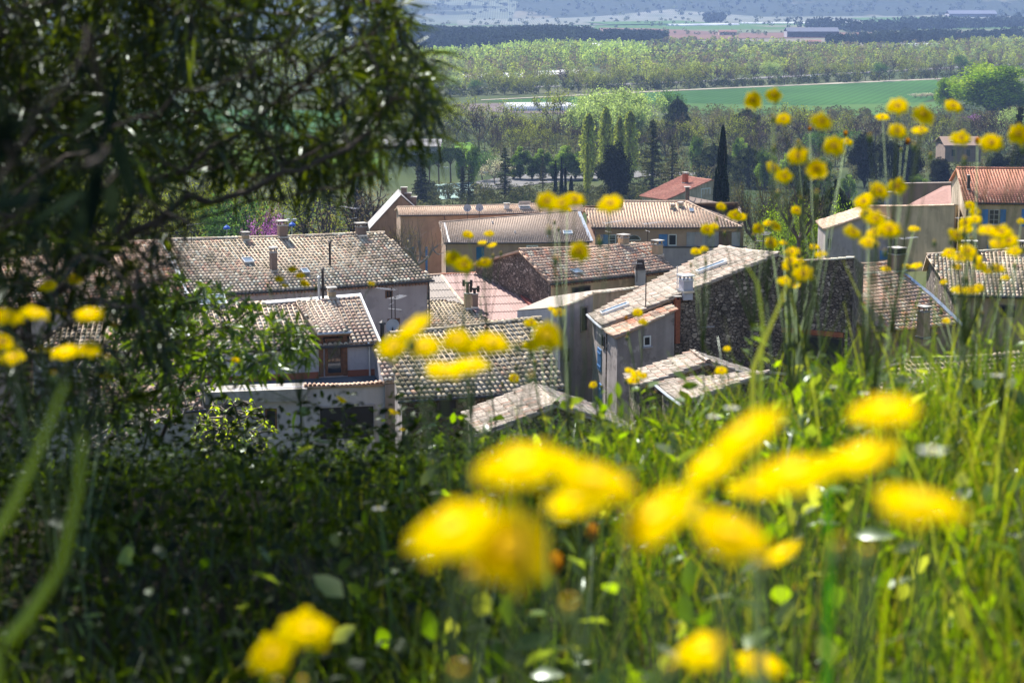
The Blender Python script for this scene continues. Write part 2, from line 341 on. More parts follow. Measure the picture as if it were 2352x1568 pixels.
patch('field', [(1040, 240), (1230, 237), (1330, 241), (1400, 243), (1400, 262), (1240, 262), (1080, 256)], 'ploughed', .2)
patch('field', [(1375, 66), (1500, 68), (1700, 78), (2352, 76), (2352, 86), (1720, 90), (1560, 96), (1500, 96), (1390, 80)], 'red_soil')
patch('field', [(860, 74), (1150, 60), (1370, 62), (1330, 78), (1000, 92), (850, 95)], 'pale_orchard', .1)
patch('field', [(1050, 46), (1540, 40), (1900, 44), (2352, 44), (2352, 58), (1900, 55), (1400, 60), (1050, 58)], 'pale_orchard', .15)
patch('field', [(850, 30), (1060, 36), (1190, 38), (1150, 52), (850, 60)], 'blue_orchard', .1)
patch('field', [(1340, 54), (1560, 52), (1640, 58), (1400, 60)], 'meadow_green', .3)
patch('field', [(1950, 48), (2200, 46), (2200, 58), (2020, 60)], 'meadow_green', .3)
patch('field', [(985, 330), (1080, 328), (1100, 346), (1020, 352), (985, 345)], 'bright_grass', .2)
patch('field', [(180, 250), (900, 255), (900, 330), (150, 330)], 'crop_green', .14)
patch('field', [(100, 340), (900, 350), (880, 400), (100, 400)], 'bright_grass', .14)
patch('road', [(1105, 230), (1560, 207), (2150, 180.5), (2175, 181), (2175, 182.6), (1560, 209), (1105, 231.5)], 'dirt_track', .22)
patch('road', [(1000, 206), (1560, 188), (2352, 146), (2352, 149), (1560, 192), (1000, 210)], 'asphalt', .3)
patch('road', [(1340, 330), (1470, 314), (1620, 300), (1620, 304), (1480, 319), (1350, 338)], 'asphalt', .2)
patch('car_park', [(1090, 418), (1240, 396), (1420, 392), (1640, 400), (1640, 412), (1420, 408), (1250, 422), (1110, 440)], 'asphalt', .2)
patch('car_park', [(1000, 425), (1085, 420), (1090, 452), (1010, 460)], 'court', .2)
patch('river', [(1040, 172), (1200, 166), (1330, 158), (1360, 162), (1330, 170), (1200, 178), (1050, 182)], 'gravel', .2)
patch('gravel_bank', [(1180, 122), (1260, 114), (1390, 110), (1395, 117), (1260, 122)], 'gravel', .2)
patch('road', [(1130, 28), (1190, 31), (1260, 36), (1260, 38), (1190, 33.5), (1130, 30)], 'dirt_track', .4)

# ---------------------------------------------------------------- roofs and walls
PAL = {
 'grey': [((.56, .47, .38), 5), ((.46, .385, .31), 4), ((.62, .53, .44), 3), ((.54, .37, .28), 2), ((.33, .28, .22), 2)],
 'old':   [((0.731, 0.578, 0.425), 5), ((0.614, 0.482, 0.350), 5), ((0.760, 0.702, 0.538), 3), ((0.702, 0.427, 0.300), 2), ((0.439, 0.358, 0.250), 3), ((0.296, 0.251, 0.169), 2)],
 'warm':  [((0.731, 0.524, 0.375), 4), ((0.760, 0.496, 0.350), 4), ((0.614, 0.427, 0.312), 4), ((0.760, 0.662, 0.500), 2), ((0.380, 0.289, 0.212), 2), ((0.731, 0.358, 0.225), 2)],
 'mossy': [((.50, .43, .33), 6), ((0.614, 0.496, 0.337), 5), ((0.483, 0.386, 0.262), 4), ((0.731, 0.593, 0.413), 3), ((0.321, 0.262, 0.163), 4), ((0.257, 0.223, 0.135), 3), ((0.614, 0.386, 0.250), 1)],
 'new':   [((0.760, 0.593, 0.450), 5), ((0.687, 0.509, 0.387), 4), ((0.760, 0.662, 0.524), 3), ((0.629, 0.427, 0.325), 2)],
 'even':  [((0.731, 0.509, 0.363), 5), ((0.673, 0.469, 0.337), 4), ((0.760, 0.578, 0.425), 3)],
 'dull':  [((0.483, 0.372, 0.294), 5), ((0.439, 0.331, 0.262), 4), ((0.541, 0.413, 0.325), 3)],
 'red':   [((0.614, 0.262, 0.163), 5), ((0.687, 0.317, 0.200), 4), ((0.526, 0.220, 0.150), 3), ((0.731, 0.440, 0.300), 1)],
 'pink':  [((0.526, 0.234, 0.175), 5), ((0.585, 0.275, 0.200), 4), ((0.468, 0.207, 0.150), 3)],
}
class Plane:
    """a roof plane through an eave A-B, rising at `pitch` to the left of A->B"""
    def __init__(s, A, B, pitch):
        s.A = Vector(A); s.B = Vector(B); d = s.B-s.A; s.L = d.length
        s.u = d.normalized(); h = Vector((d.x, d.y, 0)).normalized(); s.vh = Vector((-h.y, h.x, 0)); s.t = math.tan(R(pitch))
        s.v = (s.vh+Vector((0, 0, s.t))); s.v = (s.v-s.u*s.v.dot(s.u)).normalized(); s.n = s.u.cross(s.v).normalized()
    def hit(s, px, py):
        d = ray(px, py); o = Vector((0, 0, ZC)); k = (s.A-o).dot(s.n)/d.dot(s.n); return o+d*k
    def uv(s, p): q = Vector(p)-s.A; return (q.dot(s.u), q.dot(s.v))
    def pt(s, a, b, h=0): return s.A+s.u*a+s.v*b+s.n*h
def inside(poly, a, b):
    r = np.zeros(a.shape, bool); k = len(poly); j = k-1
    for i in range(k):
        xi, yi = poly[i]; xj, yj = poly[j]
        c = ((yi > b) != (yj > b)) & (a < (xj-xi)*(b-yi)/((yj-yi) or 1e-9)+xi); r ^= c; j = i
    return r
def tiles(pl, poly, pal='old', sp=.225, row=.37, r=.094, h=.9, seed=0, jit=.7, patchy=.8, arc=6, sag=.09):
    rs = np.random.RandomState(seed+7)
    uv = [pl.uv(p) for p in poly]; us = [q[0] for q in uv]; vs_ = [q[1] for q in uv]
    a = np.arange(min(us), max(us), sp)+sp/2; b = np.arange(min(vs_)-.02, max(vs_), row)
    A, B = np.meshgrid(a, b); A = A.ravel(); B = B.ravel()
    k = inside(uv, A, B+row*.5); A = A[k]; B = B[k]; n_ = len(A)
    A = A+rs.normal(0, .008*jit, n_); B = B+rs.normal(0, .018*jit, n_); slip = rs.rand(n_) < .012*jit; B = B-slip*rs.uniform(.05, .16, n_)
    ang = np.linspace(math.pi, 0, arc)
    cx = np.cos(ang); sz = np.sin(ang)
    sg = -sag*np.sin((A-min(us))/(max(us)-min(us)+.01)*math.pi)*1.0 + .018*jit*np.sin(A*1.3+seed)*np.sin(B*1.1)
    skew = rs.normal(0, .012*jit, n_)
    ln = row*1.18
    lift = .03+rs.uniform(0, .012*jit, n_)
    def ring(v_, rad, lf, sk):
        u_ = A[:, None]+sk[:, None]+cx[None]*rad; h_ = sz[None]*rad*.95*h+lf[:, None]+sg[:, None]
        return np.array(pl.A)[None, None]+u_[..., None]*np.array(pl.u)+np.repeat((B+v_)[:, None], arc, 1)[..., None]*np.array(pl.v)+h_[..., None]*np.array(pl.n)
    r0 = ring(0, r, lift, -skew); r1 = ring(ln, r*.84, np.full(n_, .004), skew)
    rin = ring(.0, r*.8, lift-.006, -skew); 
    V = np.concatenate([r0, r1, rin], 1).reshape(-1, 3); st = arc*3
    base = (np.arange(n_)*st)[:, None]
    q = np.arange(arc-1)
    f1 = np.stack([base+q, base+q+1, base+arc+q+1, base+arc+q], -1).reshape(-1, 4)
    f2 = np.stack([base+q+1, base+q, base+2*arc+q, base+2*arc+q+1], -1).reshape(-1, 4)
    cols = np.array([c for c, w_ in PAL[pal]]); wt = np.array([w_ for c, w_ in PAL[pal]], float)
    ph = rs.uniform(0, 6, 4)
    blot = (np.sin(A*.9+ph[0])*np.sin(B*.8+ph[1])+np.sin(A*2.1+ph[2]+B)*.6)*patchy
    P = wt[None]*np.exp(np.clip(-blot[:, None]*(cols.sum(1)[None]-cols.sum(1).mean())*-1.6, -3, 3)); P /= P.sum(1, keepdims=True)
    idx = (P.cumsum(1) > rs.rand(n_)[:, None]).argmax(1)
    tint = cols[idx]*rs.uniform(.82, 1.18, (n_, 1))
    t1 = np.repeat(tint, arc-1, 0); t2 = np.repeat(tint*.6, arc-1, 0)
    # channel tiles below
    uvp = list(uv)
    bp = [pl.pt(x_, y_, -.035) for x_, y_ in uvp]; nb_ = len(bp); i0 = len(V)
    V = np.concatenate([V, np.array([tuple(p) for p in bp]), np.array([tuple(p-pl.n*.1) for p in bp])])
    faces = [f1, f2, np.arange(i0, i0+nb_)[None], np.arange(i0+nb_, i0+2*nb_)[::-1][None]]
    side = np.array([[i0+k_, i0+(k_+1) % nb_, i0+nb_+(k_+1) % nb_, i0+nb_+k_][::-1] for k_ in range(nb_)]); faces.append(side)
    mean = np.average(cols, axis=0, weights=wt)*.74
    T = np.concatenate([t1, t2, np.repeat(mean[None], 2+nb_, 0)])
    return V, faces, T
def sheet(pl, poly, col, pitch_w=.18, amp=.03, rows=None, seed=0):
    """corrugated sheeting with lapped rows"""
    uv = [pl.uv(p) for p in poly]; us = [q[0] for q in uv]; vs_ = [q[1] for q in uv]; rs = np.random.RandomState(seed)
    rows = rows or 1.3; V = []; Fs = []; T = []; u0, u1 = min(us), max(us)
    na = int((u1-u0)/(pitch_w/4)); rr = np.arange(min(vs_), max(vs_), rows)
    for j, v0 in enumerate(rr):
        for part in range(4):
            pass
        b = np.linspace(v0, v0+rows*1.03, 5); a = np.linspace(u0, u1, na)
        A, B = np.meshgrid(a, b); H = amp*np.cos(A*2*math.pi/pitch_w)+.03*(1-(B-v0)/rows)
        W = np.array(pl.A)+A[..., None]*np.array(pl.u)+B[..., None]*np.array(pl.v)+H[..., None]*np.array(pl.n)
        i0 = sum(len(x_) for x_ in V); V.append(W.reshape(-1, 3))
        ii = (np.arange(4)[:, None]*na+np.arange(na-1)[None]).ravel()
        ca = (A[:-1, :-1]+A[1:, 1:]).ravel()/2; cb = (B[:-1, :-1]+B[1:, 1:]).ravel()/2
        k = inside(uv, ca, cb); ii = ii[k]+i0; Fs.append(np.stack([ii, ii+1, ii+1+na, ii+na], 1))
        sh = .92+.12*rs.rand(200); T.append(np.array(col)[None]*(sh[(ca[k]/1.0).astype(int) % 200])[:, None]*(1-.25*((cb[k]-v0) < rows*.1))[:, None])
    V = np.concatenate(V); F_ = np.concatenate(Fs); us_, inv = np.unique(F_.ravel(), return_inverse=True)
    return V[us_], [inv.reshape(F_.shape)], np.concatenate(T)
class Wall:
    """vertical plane through P-Q; outward side faces the camera"""
    def __init__(s, P, Q):
        s.P = Vector(P); d = Vector(Q)-s.P; s.len = Vector((d.x, d.y, 0)).length; s.u = Vector((d.x, d.y, 0)).normalized(); s.n = Vector((s.u.y, -s.u.x, 0))
        if s.n.dot(-s.P) < 0: s.n = -s.n
    def hit(s, px, py):
        d = ray(px, py); o = Vector((0, 0, ZC)); k = (s.P-o).dot(s.n)/d.dot(s.n); p = o+d*k; return ((p-s.P).dot(s.u), p.z)
    def pt(s, a, z, off=0): p = s.P+s.u*a+s.n*off; return Vector((p.x, p.y, z))
    def rect(s, r):
        x0, y0, x1, y1 = r; mx, my = (x0+x1)/2, (y0+y1)/2
        a0, a1 = s.hit(x0, my)[0], s.hit(x1, my)[0]; z1, z0 = s.hit(mx, y0)[1], s.hit(mx, y1)[1]
        return min(a0, a1), max(a0, a1), z0, z1
    def slab(s, mb, a0, a1, z0, z1, d0, d1, m):
        b = [s.pt(a0, z0, d0), s.pt(a1, z0, d0), s.pt(a1, z0, d1), s.pt(a0, z0, d1)]
        mb.hexa(b, [Vector((p.x, p.y, z1)) for p in b], m)
def window(H, wl, r, frame='white_metal', glass='window_glass', fw=.06, mull=1, bars=0, sill='concrete', name='window', d=.05, label=None):
    a0, a1, z0, z1 = wl.rect(r); mb = MB()
    wl.slab(mb, a0, a0+fw, z0, z1, -.02, d, frame); wl.slab(mb, a1-fw, a1, z0, z1, -.02, d, frame)
    wl.slab(mb, a0+fw, a1-fw, z1-fw, z1, -.02, d, frame); wl.slab(mb, a0+fw, a1-fw, z0, z0+fw, -.02, d, frame)
    for k in range(mull):
        c = a0+(a1-a0)*(k+1)/(mull+1); wl.slab(mb, c-fw/3, c+fw/3, z0+fw, z1-fw, 0, d*.8, frame)
    for k in range(bars):
        c = z0+(z1-z0)*(k+1)/(bars+1); wl.slab(mb, a0+fw, a1-fw, c-.02, c+.02, 0, d*.6, frame)
    w_ = mb.build(name, H.root, H.root)
    if label: w_['label'] = label
    p = MB(); wl.slab(p, a0+fw, a1-fw, z0+fw, z1-fw, -.02, .012, glass); p.build('pane', w_, H.root)
    if sill: q = MB(); wl.slab(q, a0-.08, a1+.08, z0-.08, z0-.003, -.02, .12, sill); q.build('sill', w_, H.root)
    return w_
def panel(H, wl, r, mat, name='shutter', d=.05, planks=0, label=None):
    a0, a1, z0, z1 = wl.rect(r); mb = MB(); wl.slab(mb, a0, a1, z0, z1, .0, d, mat)
    if planks:
        k = int((a1-a0)/planks)
        for i in range(1, k): c = a0+(a1-a0)*i/k; wl.slab(mb, c-.012, c+.012, z0+.02, z1-.02, d, d+.008, mat)
        for c in (z0+(z1-z0)*.2, z0+(z1-z0)*.8): wl.slab(mb, a0+.02, a1-.02, c-.04, c+.04, d+.009, d+.03, mat)
    o = mb.build(name, H.root, H.root)
    if label: o['label'] = label
    return o
def opening(H, wl, r, frame='wood_grey', name='window', fw=.08, sill=None):
    return window(H, wl, r, frame, 'interior_shade', fw, 0, 0, sill, name, .06)  # no hole is cut: the dark pane paints the shade inside
class House: pass
def house(label, eave, upper, pitch, zg, wall='lilac_plaster', gable=None, pal='old', back=1., inset=.25, name='house', cat='house', seed=1, style='tile',
          gutter='gutter_dark', ridge=True, genoise=False, tk=None, poly=None, wallname='wall'):
    H = House(); A = PZ(*eave[0]); B = PZ(*eave[1]); pl = Plane(A, B, pitch); H.pl = pl
    C, D = pl.hit(*upper[0]), pl.hit(*upper[1]); H.pts = (A, B, C, D)
    mid = (A+B+C+D)/4; base = Vector((mid.x, mid.y, zg)); H.root = empty(name, base, label, cat)
    P = [A, B, C, D] if poly is None else [A, B]+[pl.hit(*q) for q in poly]
    tk = tk or {}
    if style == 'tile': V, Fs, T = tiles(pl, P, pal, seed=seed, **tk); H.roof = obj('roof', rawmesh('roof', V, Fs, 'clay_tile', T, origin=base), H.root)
    else:
        V, Fs, T = sheet(pl, P, style, seed=seed, **tk); H.roof = obj('roof', rawmesh('roof', V, Fs, 'clay_tile', T, origin=base), H.root)
    # walls
    dn = Vector((0, 0, -.14)); u = pl.u; vh = pl.vh
    a = A+u*inset+pl.v*inset*1.2+dn; b2 = B-u*inset+pl.v*inset*1.2+dn; c = C-u*inset+dn; d = D+u*inset+dn
    H.front = Wall(a, b2); H.left = Wall(a, d); H.right = Wall(b2, c); H.corn = (a, b2, c, d)
    lv = (D-A).dot(pl.vh); rv = (C-B).dot(pl.vh)
    if back:
        e = d+vh*lv*back; e.z = d.z-pl.t*lv*back; f = c+vh*rv*back; f.z = c.z-pl.t*rv*back
    def g(p): return Vector((p.x, p.y, zg))
    wb = MB(); wb.face([g(a), g(b2), b2, a], wall)
    gm = gable or wall; gb = wb
    if back:
        gb.face([g(e), g(a), a, d, e], gm); gb.face([g(b2), g(f), f, c, b2], gm); wb.face([g(f), g(e), e, f], wall)
        rb = MB(); up = Vector((0, 0, .12)); o1 = vh*.25-Vector((0, 0, pl.t*.25))
        rb.ct = tuple(np.array(PAL[pal][0][0])*.9) if style == 'tile' else tuple(style)
        rb.hexa([d-u*inset+dn*0, c+u*inset, f+u*inset+o1+up, e-u*inset+o1+up], [d-u*inset+up, c+u*inset+up, f+u*inset+o1+up*2, e-u*inset+o1+up*2], 'tinted')
        rb.build('rear_roof', H.root, H.root)
    else:
        gb.face([g(d), g(a), a, d], gm); gb.face([g(b2), g(c), c, b2], gm); wb.face([g(c), g(d), d, c], wall)
    wb.build(wallname, H.root, H.root)
    if ridge: ridge_row(H, D, C, pal if style == 'tile' else 'red')
    if gutter:
        mb = MB(); q = pl.v*-.08-pl.n*.05; mb.tube([A+q-u*.05, A.lerp(B, .5)+q-Vector((0, 0, .03)), B+q+u*.05], .065, gutter, 6); mb.build('gutter', H.root, H.root)
    if genoise:   # rows of tile ends under the eave
        mb = MB(); L = H.front.len; k = int(L/.2); rs = random.Random(seed)
        zz = min(a.z, b2.z)
        for row in range(2):
            for i in range(k):
                mb.ct = tuple(np.array((.34, .2, .15))*rs.uniform(.7, 1.3)); c0 = (i+.5)*L/k; z0 = a.z+(b2.z-a.z)*c0/L-.06-row*.13
                p = H.front.pt(c0, z0, .0); o = H.front.n
                mb.tube([p, p+o*(.2-row*.08)], .075, 'tinted', 5)
        mb.build('cornice', H.root, H.root)
    return H
def ridge_row(H, D, C, pal='old', parent=None, name='ridge', r=.1, seed=3):
    d = C-D; L = d.length; u = d.normalized(); k = max(1, int(L/.4)); mb = MB(); rs = random.Random(seed)
    side = u.cross(Vector((0, 0, 1))).normalized()
    for i in range(k):
        mb.ct = tuple(np.array(PAL[pal][rs.randrange(3)][0])*rs.uniform(.8, 1.1)); p0 = D+u*(i*L/k); p1 = D+u*((i+1.12)*L/k)
        sagz = Vector((0, 0, -.05*math.sin(i/k*math.pi)))
        ring = []
        for p, rr in ((p0, r*1.12), (p1, r*.9)):
            ring.append([p+sagz+side*math.cos(t_)*rr+Vector((0, 0, math.sin(t_)*rr+.0)) for t_ in np.linspace(0, math.pi, 6)])
        for q in range(5): mb.face([ring[0][q], ring[1][q], ring[1][q+1], ring[0][q+1]], 'clay_tile')
    return mb.build(name, parent or H.roof, H.root)
def chimney(H, px, ybase, ytop, wpx, mat='brown_plaster', cap='slab', pl=None, depth=None, label=None, capmat='concrete', u=None):
    pl = pl or H.pl; p = pl.hit(px, ybase); s = p.y/F; wd = wpx*s; h = (ybase-ytop)*s*1.0; u = u or Vector((pl.u.x, pl.u.y, 0)).normalized(); dp = depth or wd*.75
    mb = MB(); ch = {'slab': min(.28, h*.3), 'none': 0, 'pot': .3, 'multi': .3}[cap]
    mb.box(p+Vector((0, 0, (h-ch)/2-.2)), (wd, dp, h-ch+.4), mat, u); top = p+Vector((0, 0, h-ch))
    v = Vector((-u.y, u.x, 0))
    mb.box(top+Vector((0, 0, .03)), (wd*1.12, dp*1.12, .06), capmat, u)
    if cap == 'slab':
        for a in (-1, 1):
            for b in (-1, 1): mb.box(top+u*a*wd*.38+v*b*dp*.38+Vector((0, 0, .06+ch*.35)), (wd*.16, dp*.16, ch*.7), mat, u)
        mb.box(top+Vector((0, 0, .06+ch*.7+.03)), (wd*1.3, dp*1.3, .06), capmat, u)
    if cap == 'multi':
        k = 6
        for i in range(k): mb.box(top+u*wd*(-.45+.9*i/(k-1))+Vector((0, 0, .2)), (wd*.07, dp*.9, .28), 'gutter_dark', u)
        mb.box(top+Vector((0, 0, .37)), (wd*1.1, dp*1.15, .06), capmat, u)
    if cap == 'pot': mb.tube([top, top+Vector((0, 0, .3))], [.1, .08], 'brick_red', 8)
    # lead flashing round the foot
    mb.box(p+Vector((0, 0, .02)), (wd*1.15, dp*1.3, .1), 'zinc', u)
    o = mb.build('chimney', H.roof, H.root)
    if label: o['label'] = label
    return o
def flue(H, px, ybase, ytop, wpx, mat='zinc', pl=None, hat=True):
    pl = pl or H.pl; p = pl.hit(px, ybase); s = p.y/F; h = (ybase-ytop)*s; r = wpx*s/2; mb = MB()
    mb.tube([p-Vector((0, 0, .3)), p+Vector((0, 0, h))], r, mat, 10)
    if hat: mb.tube([p+Vector((0, 0, h+.04)), p+Vector((0, 0, h+.1)), p+Vector((0, 0, h+.16))], [r*1.7, r*1.7, r*.3], mat, 10)
    return mb.build('flue_pipe', H.roof, H.root, smooth=False)
def skylight(H, r, pl=None, frame='zinc', glass='skylight_glass'):
    pl = pl or H.pl; x0, y0, x1, y1 = r; a0, b0 = pl.uv(pl.hit((x0+x1)/2-(x1-x0)/2, (y0+y1)/2)); a1, _ = pl.uv(pl.hit(x1, (y0+y1)/2))
    _, b1 = pl.uv(pl.hit((x0+x1)/2, y0)); _, b0 = pl.uv(pl.hit((x0+x1)/2, y1)); mb = MB(); a0, a1 = min(a0, a1), max(a0, a1)
    return skyl_uv(H, pl, a0, a1, b0, b1, frame, glass)
def skyl_uv(H, pl, a0, a1, b0, b1, frame='zinc', glass='skylight_glass'):
    mb = MB()
    def sl(a, b, c, d, h0, h1, m): mb.hexa([pl.pt(a, c, h0), pl.pt(b, c, h0), pl.pt(b, d, h0), pl.pt(a, d, h0)], [pl.pt(a, c, h1), pl.pt(b, c, h1), pl.pt(b, d, h1), pl.pt(a, d, h1)], m)
    f = .06
    sl(a0, a0+f, b0, b1, 0, .16, frame); sl(a1-f, a1, b0, b1, 0, .16, frame); sl(a0+f, a1-f, b0, b0+f, 0, .16, frame); sl(a0+f, a1-f, b1-f, b1, 0, .16, frame)
    sl(a0+f, a1-f, b0+f, b1-f, .05, .13, glass)
    return mb.build('skylight', H.roof, H.root)
def antenna(H, p, h, yaw=0., n=9, L=1.1, grid=False):
    mb = MB(); mb.tube([p-Vector((0, 0, .3)), p+Vector((0, 0, h))], .022, 'iron', 5)
    d = Vector((math.cos(yaw), math.sin(yaw), .08)); s = Vector((-math.sin(yaw), math.cos(yaw), 0)); t = p+Vector((0, 0, h-.1))
    mb.tube([t-d*L*.2, t+d*L*.8], .013, 'dish_grey', 4)
    for i in range(n):
        q = t-d*L*.2+d*L*i/(n-1); w_ = .32-.012*i; mb.tube([q-s*w_, q+s*w_], .008, 'dish_grey', 4)
    if grid:
        for i in range(10): q = t-d*L*.25+Vector((0, 0, -.35+.07*i)); mb.tube([q-s*.4, q+s*.4], .01, 'iron', 4)
    q = t-Vector((0, 0, h*.35)); mb.tube([q-s*.4, q+s*.4], .01, 'dish_grey', 4)
    return mb.build('antenna', H.roof, H.root)
def downpipe(H, wl, px, py0, py1, mat='gutter_dark', r=.05):
    a, z1 = wl.hit(px, py0); _, z0 = wl.hit(px, py1); mb = MB()
    mb.tube([wl.pt(a-.1, z1+.15, .3), wl.pt(a-.05, z1, .14), wl.pt(a, z1-.2, .08), wl.pt(a, z0, .08)], r, mat, 6); return mb.build('downpipe', H.root, H.root)
def flashing(H, pts, w_, mat='zinc', name='flashing', h=.06):
    mb = MB()
    for i in range(len(pts)-1):
        a, b = pts[i], pts[i+1]; d = (b-a).normalized(); s = d.cross(H.pl.n).normalized()*w_; n_ = H.pl.n*h
        mb.hexa([a-s, a+s, b+s, b-s], [a-s+n_, a+s+n_, b+s+n_, b-s+n_], mat)
    return mb.build(name, H.root, H.root)

# ================================================================ the village
def poly_roof(H, name, pix, pal, seed=0, pl=None, parent=None, **tk):
    pl = pl or H.pl; P = [pl.hit(*q) for q in pix]; V, Fs, T = tiles(pl, P, pal, seed=seed, **tk)
    return obj(name, rawmesh(name, V, Fs, 'clay_tile', T, origin=H.root.location), parent or H.root)
def skyc(H, px, py, du, dv, **k):
    a, b = H.pl.uv(H.pl.hit(px, py)); return skyl_uv(H, H.pl, a-du, a+du, b-dv, b+dv, **k)
def rise_of(H, zadd): return Vector((0, 0, zadd))

# -- long house, left
H1 = house('long lilac rendered house under old weathered tiles with a tall ridge chimney', [(430, 678, 46), (995, 642, 46)], [(882, 534), (387, 550)], 16, 37, pal='old', seed=1, genoise=True)
chimney(H1, 649, 545, 507, 19, 'brown_plaster', depth=.5); chimney(H1, 628.5, 622, 568, 14, 'brown_plaster', depth=.4); flue(H1, 758, 608, 558, 5, 'iron')
chimney(H1, 564, 551, 535, 14, 'ochre_plaster', depth=.4); chimney(H1, 829, 541, 513, 20, 'brown_plaster', depth=.5)
skylight(H1, (557, 596, 581, 607)); skylight(H1, (692, 621, 709, 631))
window(H1, H1.front, (885, 666, 901, 684), 'wood_brown', 'interior_shade', .06, 1, sill=None); window(H1, H1.front, (890, 731, 918, 760), 'wood_brown', 'window_glass', .08, 2)
downpipe(H1, H1.front, 984, 652, 756)
antenna(H1, H1.pl.hit(812, 540), 1.7, 2.6); antenna(H1, H1.pl.hit(440, 560), 1.2, .4, 7)
H1b = house('left neighbour of the long house, tiled roof half hidden by the dark shrub', [(60, 700, 46), (427, 680, 46)], [(386, 552), (123, 558)], 17, 37, pal='warm', seed=2)
flashing(H1b, [H1b.pl.hit(372, 556), H1b.pl.hit(392, 585), H1b.pl.hit(428, 676)], .12, 'zinc')
H1c = house('far left tiled house seen only through gaps in the dark shrub', [(-160, 720, 45.5), (58, 706, 45.5)], [(112, 588), (-100, 602)], 17, 37, pal='warm', seed=3)

# -- house with dormer and roof terrace
H2 = house('white rendered house with a wooden dormer door opening on a roof terrace', [(430, 808, 46), (872, 787, 46)], [(825, 680), (420, 696)], 17, 37, 'white_plaster', 'lilac_plaster', 'new', back=.25, seed=4, ridge=False, inset=.2,
           tk=dict(sp=.24, row=.36, r=.105, jit=.35, patchy=.5, h=.85))
flashing(H2, [H2.pl.hit(610, 696), H2.pl.hit(826, 679)], .14, 'white_metal'); flashing(H2, [H2.pl.hit(826, 679), H2.pl.hit(873, 789)], .05, 'white_metal', h=.14)
fw = H2.front; zf = fw.hit(830, 863)[1]
da0, da1, dz0, dz1 = fw.rect((732, 760, 797, 863))
dA = fw.pt(da0-.12, dz1+.02, .45); dB = fw.pt(da1+.12, dz1+.02, .45); dpl = Plane(dA, dB, 10.5); dC = dpl.hit(756, 686); dD = dpl.hit(680, 691)
V, Fs, T = tiles(dpl, [dA, dB, dC, dD], 'new', sp=.24, row=.36, r=.105, jit=.35, seed=9, h=.85)
dor = obj('dormer', rawmesh('dormer', V, Fs, 'clay_tile', T, origin=H2.root.location), H2.root)
mb = MB(); dn = Vector((0, 0, -1.1)); bk = -fw.n*.42
for p, q in ((dA, dD), (dB, dC)):
    p2 = p+bk; mb.face([p2+dn*.55, q+dn*.5, q-Vector((0, 0, .06)), p2-Vector((0, 0, .06))], 'gutter_dark')
mb.build('cheek', dor, H2.root)
mb = MB(); fw.slab(mb, da0, da0+.2, dz0, dz1-.22, -.02, .1, 'wood_brown'); fw.slab(mb, da1-.2, da1, dz0, dz1-.22, -.02, .1, 'wood_brown'); fw.slab(mb, da0-.1, da1+.1, dz1-.2, dz1-.04, -.02, .35, 'wood_brown')
mb.build('frame', dor, H2.root)
mb = MB(); mb.tube([dA-Vector((0, 0, .05)), dB-Vector((0, 0, .05))], .06, 'gutter_light', 6); mb.build('gutter', dor, H2.root)
d_ = window(H2, fw, (746, 776, 789, 862), 'wood_brown', 'window_glass', .13, 0, 0, None, 'door', .08)
PL = PZ(700, 885, zf+.28); PR = PZ(886, 878, zf+.28); par = Wall(PL, PR)
mb = MB(); mb.face([fw.pt(-1.2, zf, 0), par.pt(-1.2, zf, -.2), par.pt(par.len, zf, -.2), fw.pt(fw.len, zf, 0)], 'terrace_floor'); mb.build('terrace', H2.root, H2.root)
mb = MB(); par.slab(mb, -3.2, par.len+.45, 37, zf+.22, -.22, 0, 'white_plaster'); mb.build('parapet', H2.root, H2.root)
mb = MB(); fw.slab(mb, -.2, da0-.02, zf-.02, zf+.3, -.02, .03, 'terracotta_paint'); fw.slab(mb, da1+.02, fw.len, zf-.02, zf+.3, -.02, .03, 'terracotta_paint'); mb.build('skirting', H2.root, H2.root)
ppl = Plane(par.pt(-.05, zf+.27, .12), par.pt(par.len+.1, zf+.27, .12), 6)
V, Fs, T = tiles(ppl, [ppl.pt(0, 0), ppl.pt(ppl.L, 0), ppl.pt(ppl.L, .38), ppl.pt(0, .38)], 'warm', sp=.2, row=.36, r=.085, seed=12); obj('coping', rawmesh('coping', V, Fs, 'clay_tile', T, origin=H2.root.location), H2.root)
spl = Plane(PZ(884, 877, zf+.34), PZ(909, 875, zf+.34), 19); P = [spl.A, spl.B, spl.hit(874, 787), spl.hit(860, 790)]
V, Fs, T = tiles(spl, P, 'new', sp=.22, row=.36, r=.1, seed=13, sag=0); obj('side_coping', rawmesh('side_coping', V, Fs, 'clay_tile', T, origin=H2.root.location), H2.root)
mb = MB()
for p, q in ((P[0], P[3]), (P[1], P[2])): mb.face([Vector((p.x, p.y, 37)), Vector((q.x, q.y, 37)), q-Vector((0, 0, .12)), p-Vector((0, 0, .12))], 'pale_grey_plaster')
mb.face([Vector((P[0].x, P[0].y, 37)), Vector((P[1].x, P[1].y, 37)), P[1]-Vector((0, 0, .12)), P[0]-Vector((0, 0, .12))], 'grey_plaster'); mb.build('side_wall', H2.root, H2.root)
opening(H2, par, (731, 930, 862, 1010), 'pale_grey_plaster', 'garage_opening'); opening(H2, par, (609, 938, 636, 990), 'wood_brown', 'door')
mb = MB(); a0, _ = par.hit(470, 890); a1, _ = par.hit(704, 890); par.slab(mb, a0, a1, zf-.35, zf+.2, -1.1, .35, 'concrete'); mb.build('canopy', H2.root, H2.root)
downpipe(H2, fw, 848, 792, 862, 'gutter_light'); downpipe(H2, par, 690, 905, 1000, 'gutter_dark')
flue(H2, 733, 688, 640, 5.5, 'gutter_light'); flue(H2, 742, 688, 620, 6, 'iron'); chimney(H2, 762, 684, 662, 17, 'ochre_plaster', depth=.4)
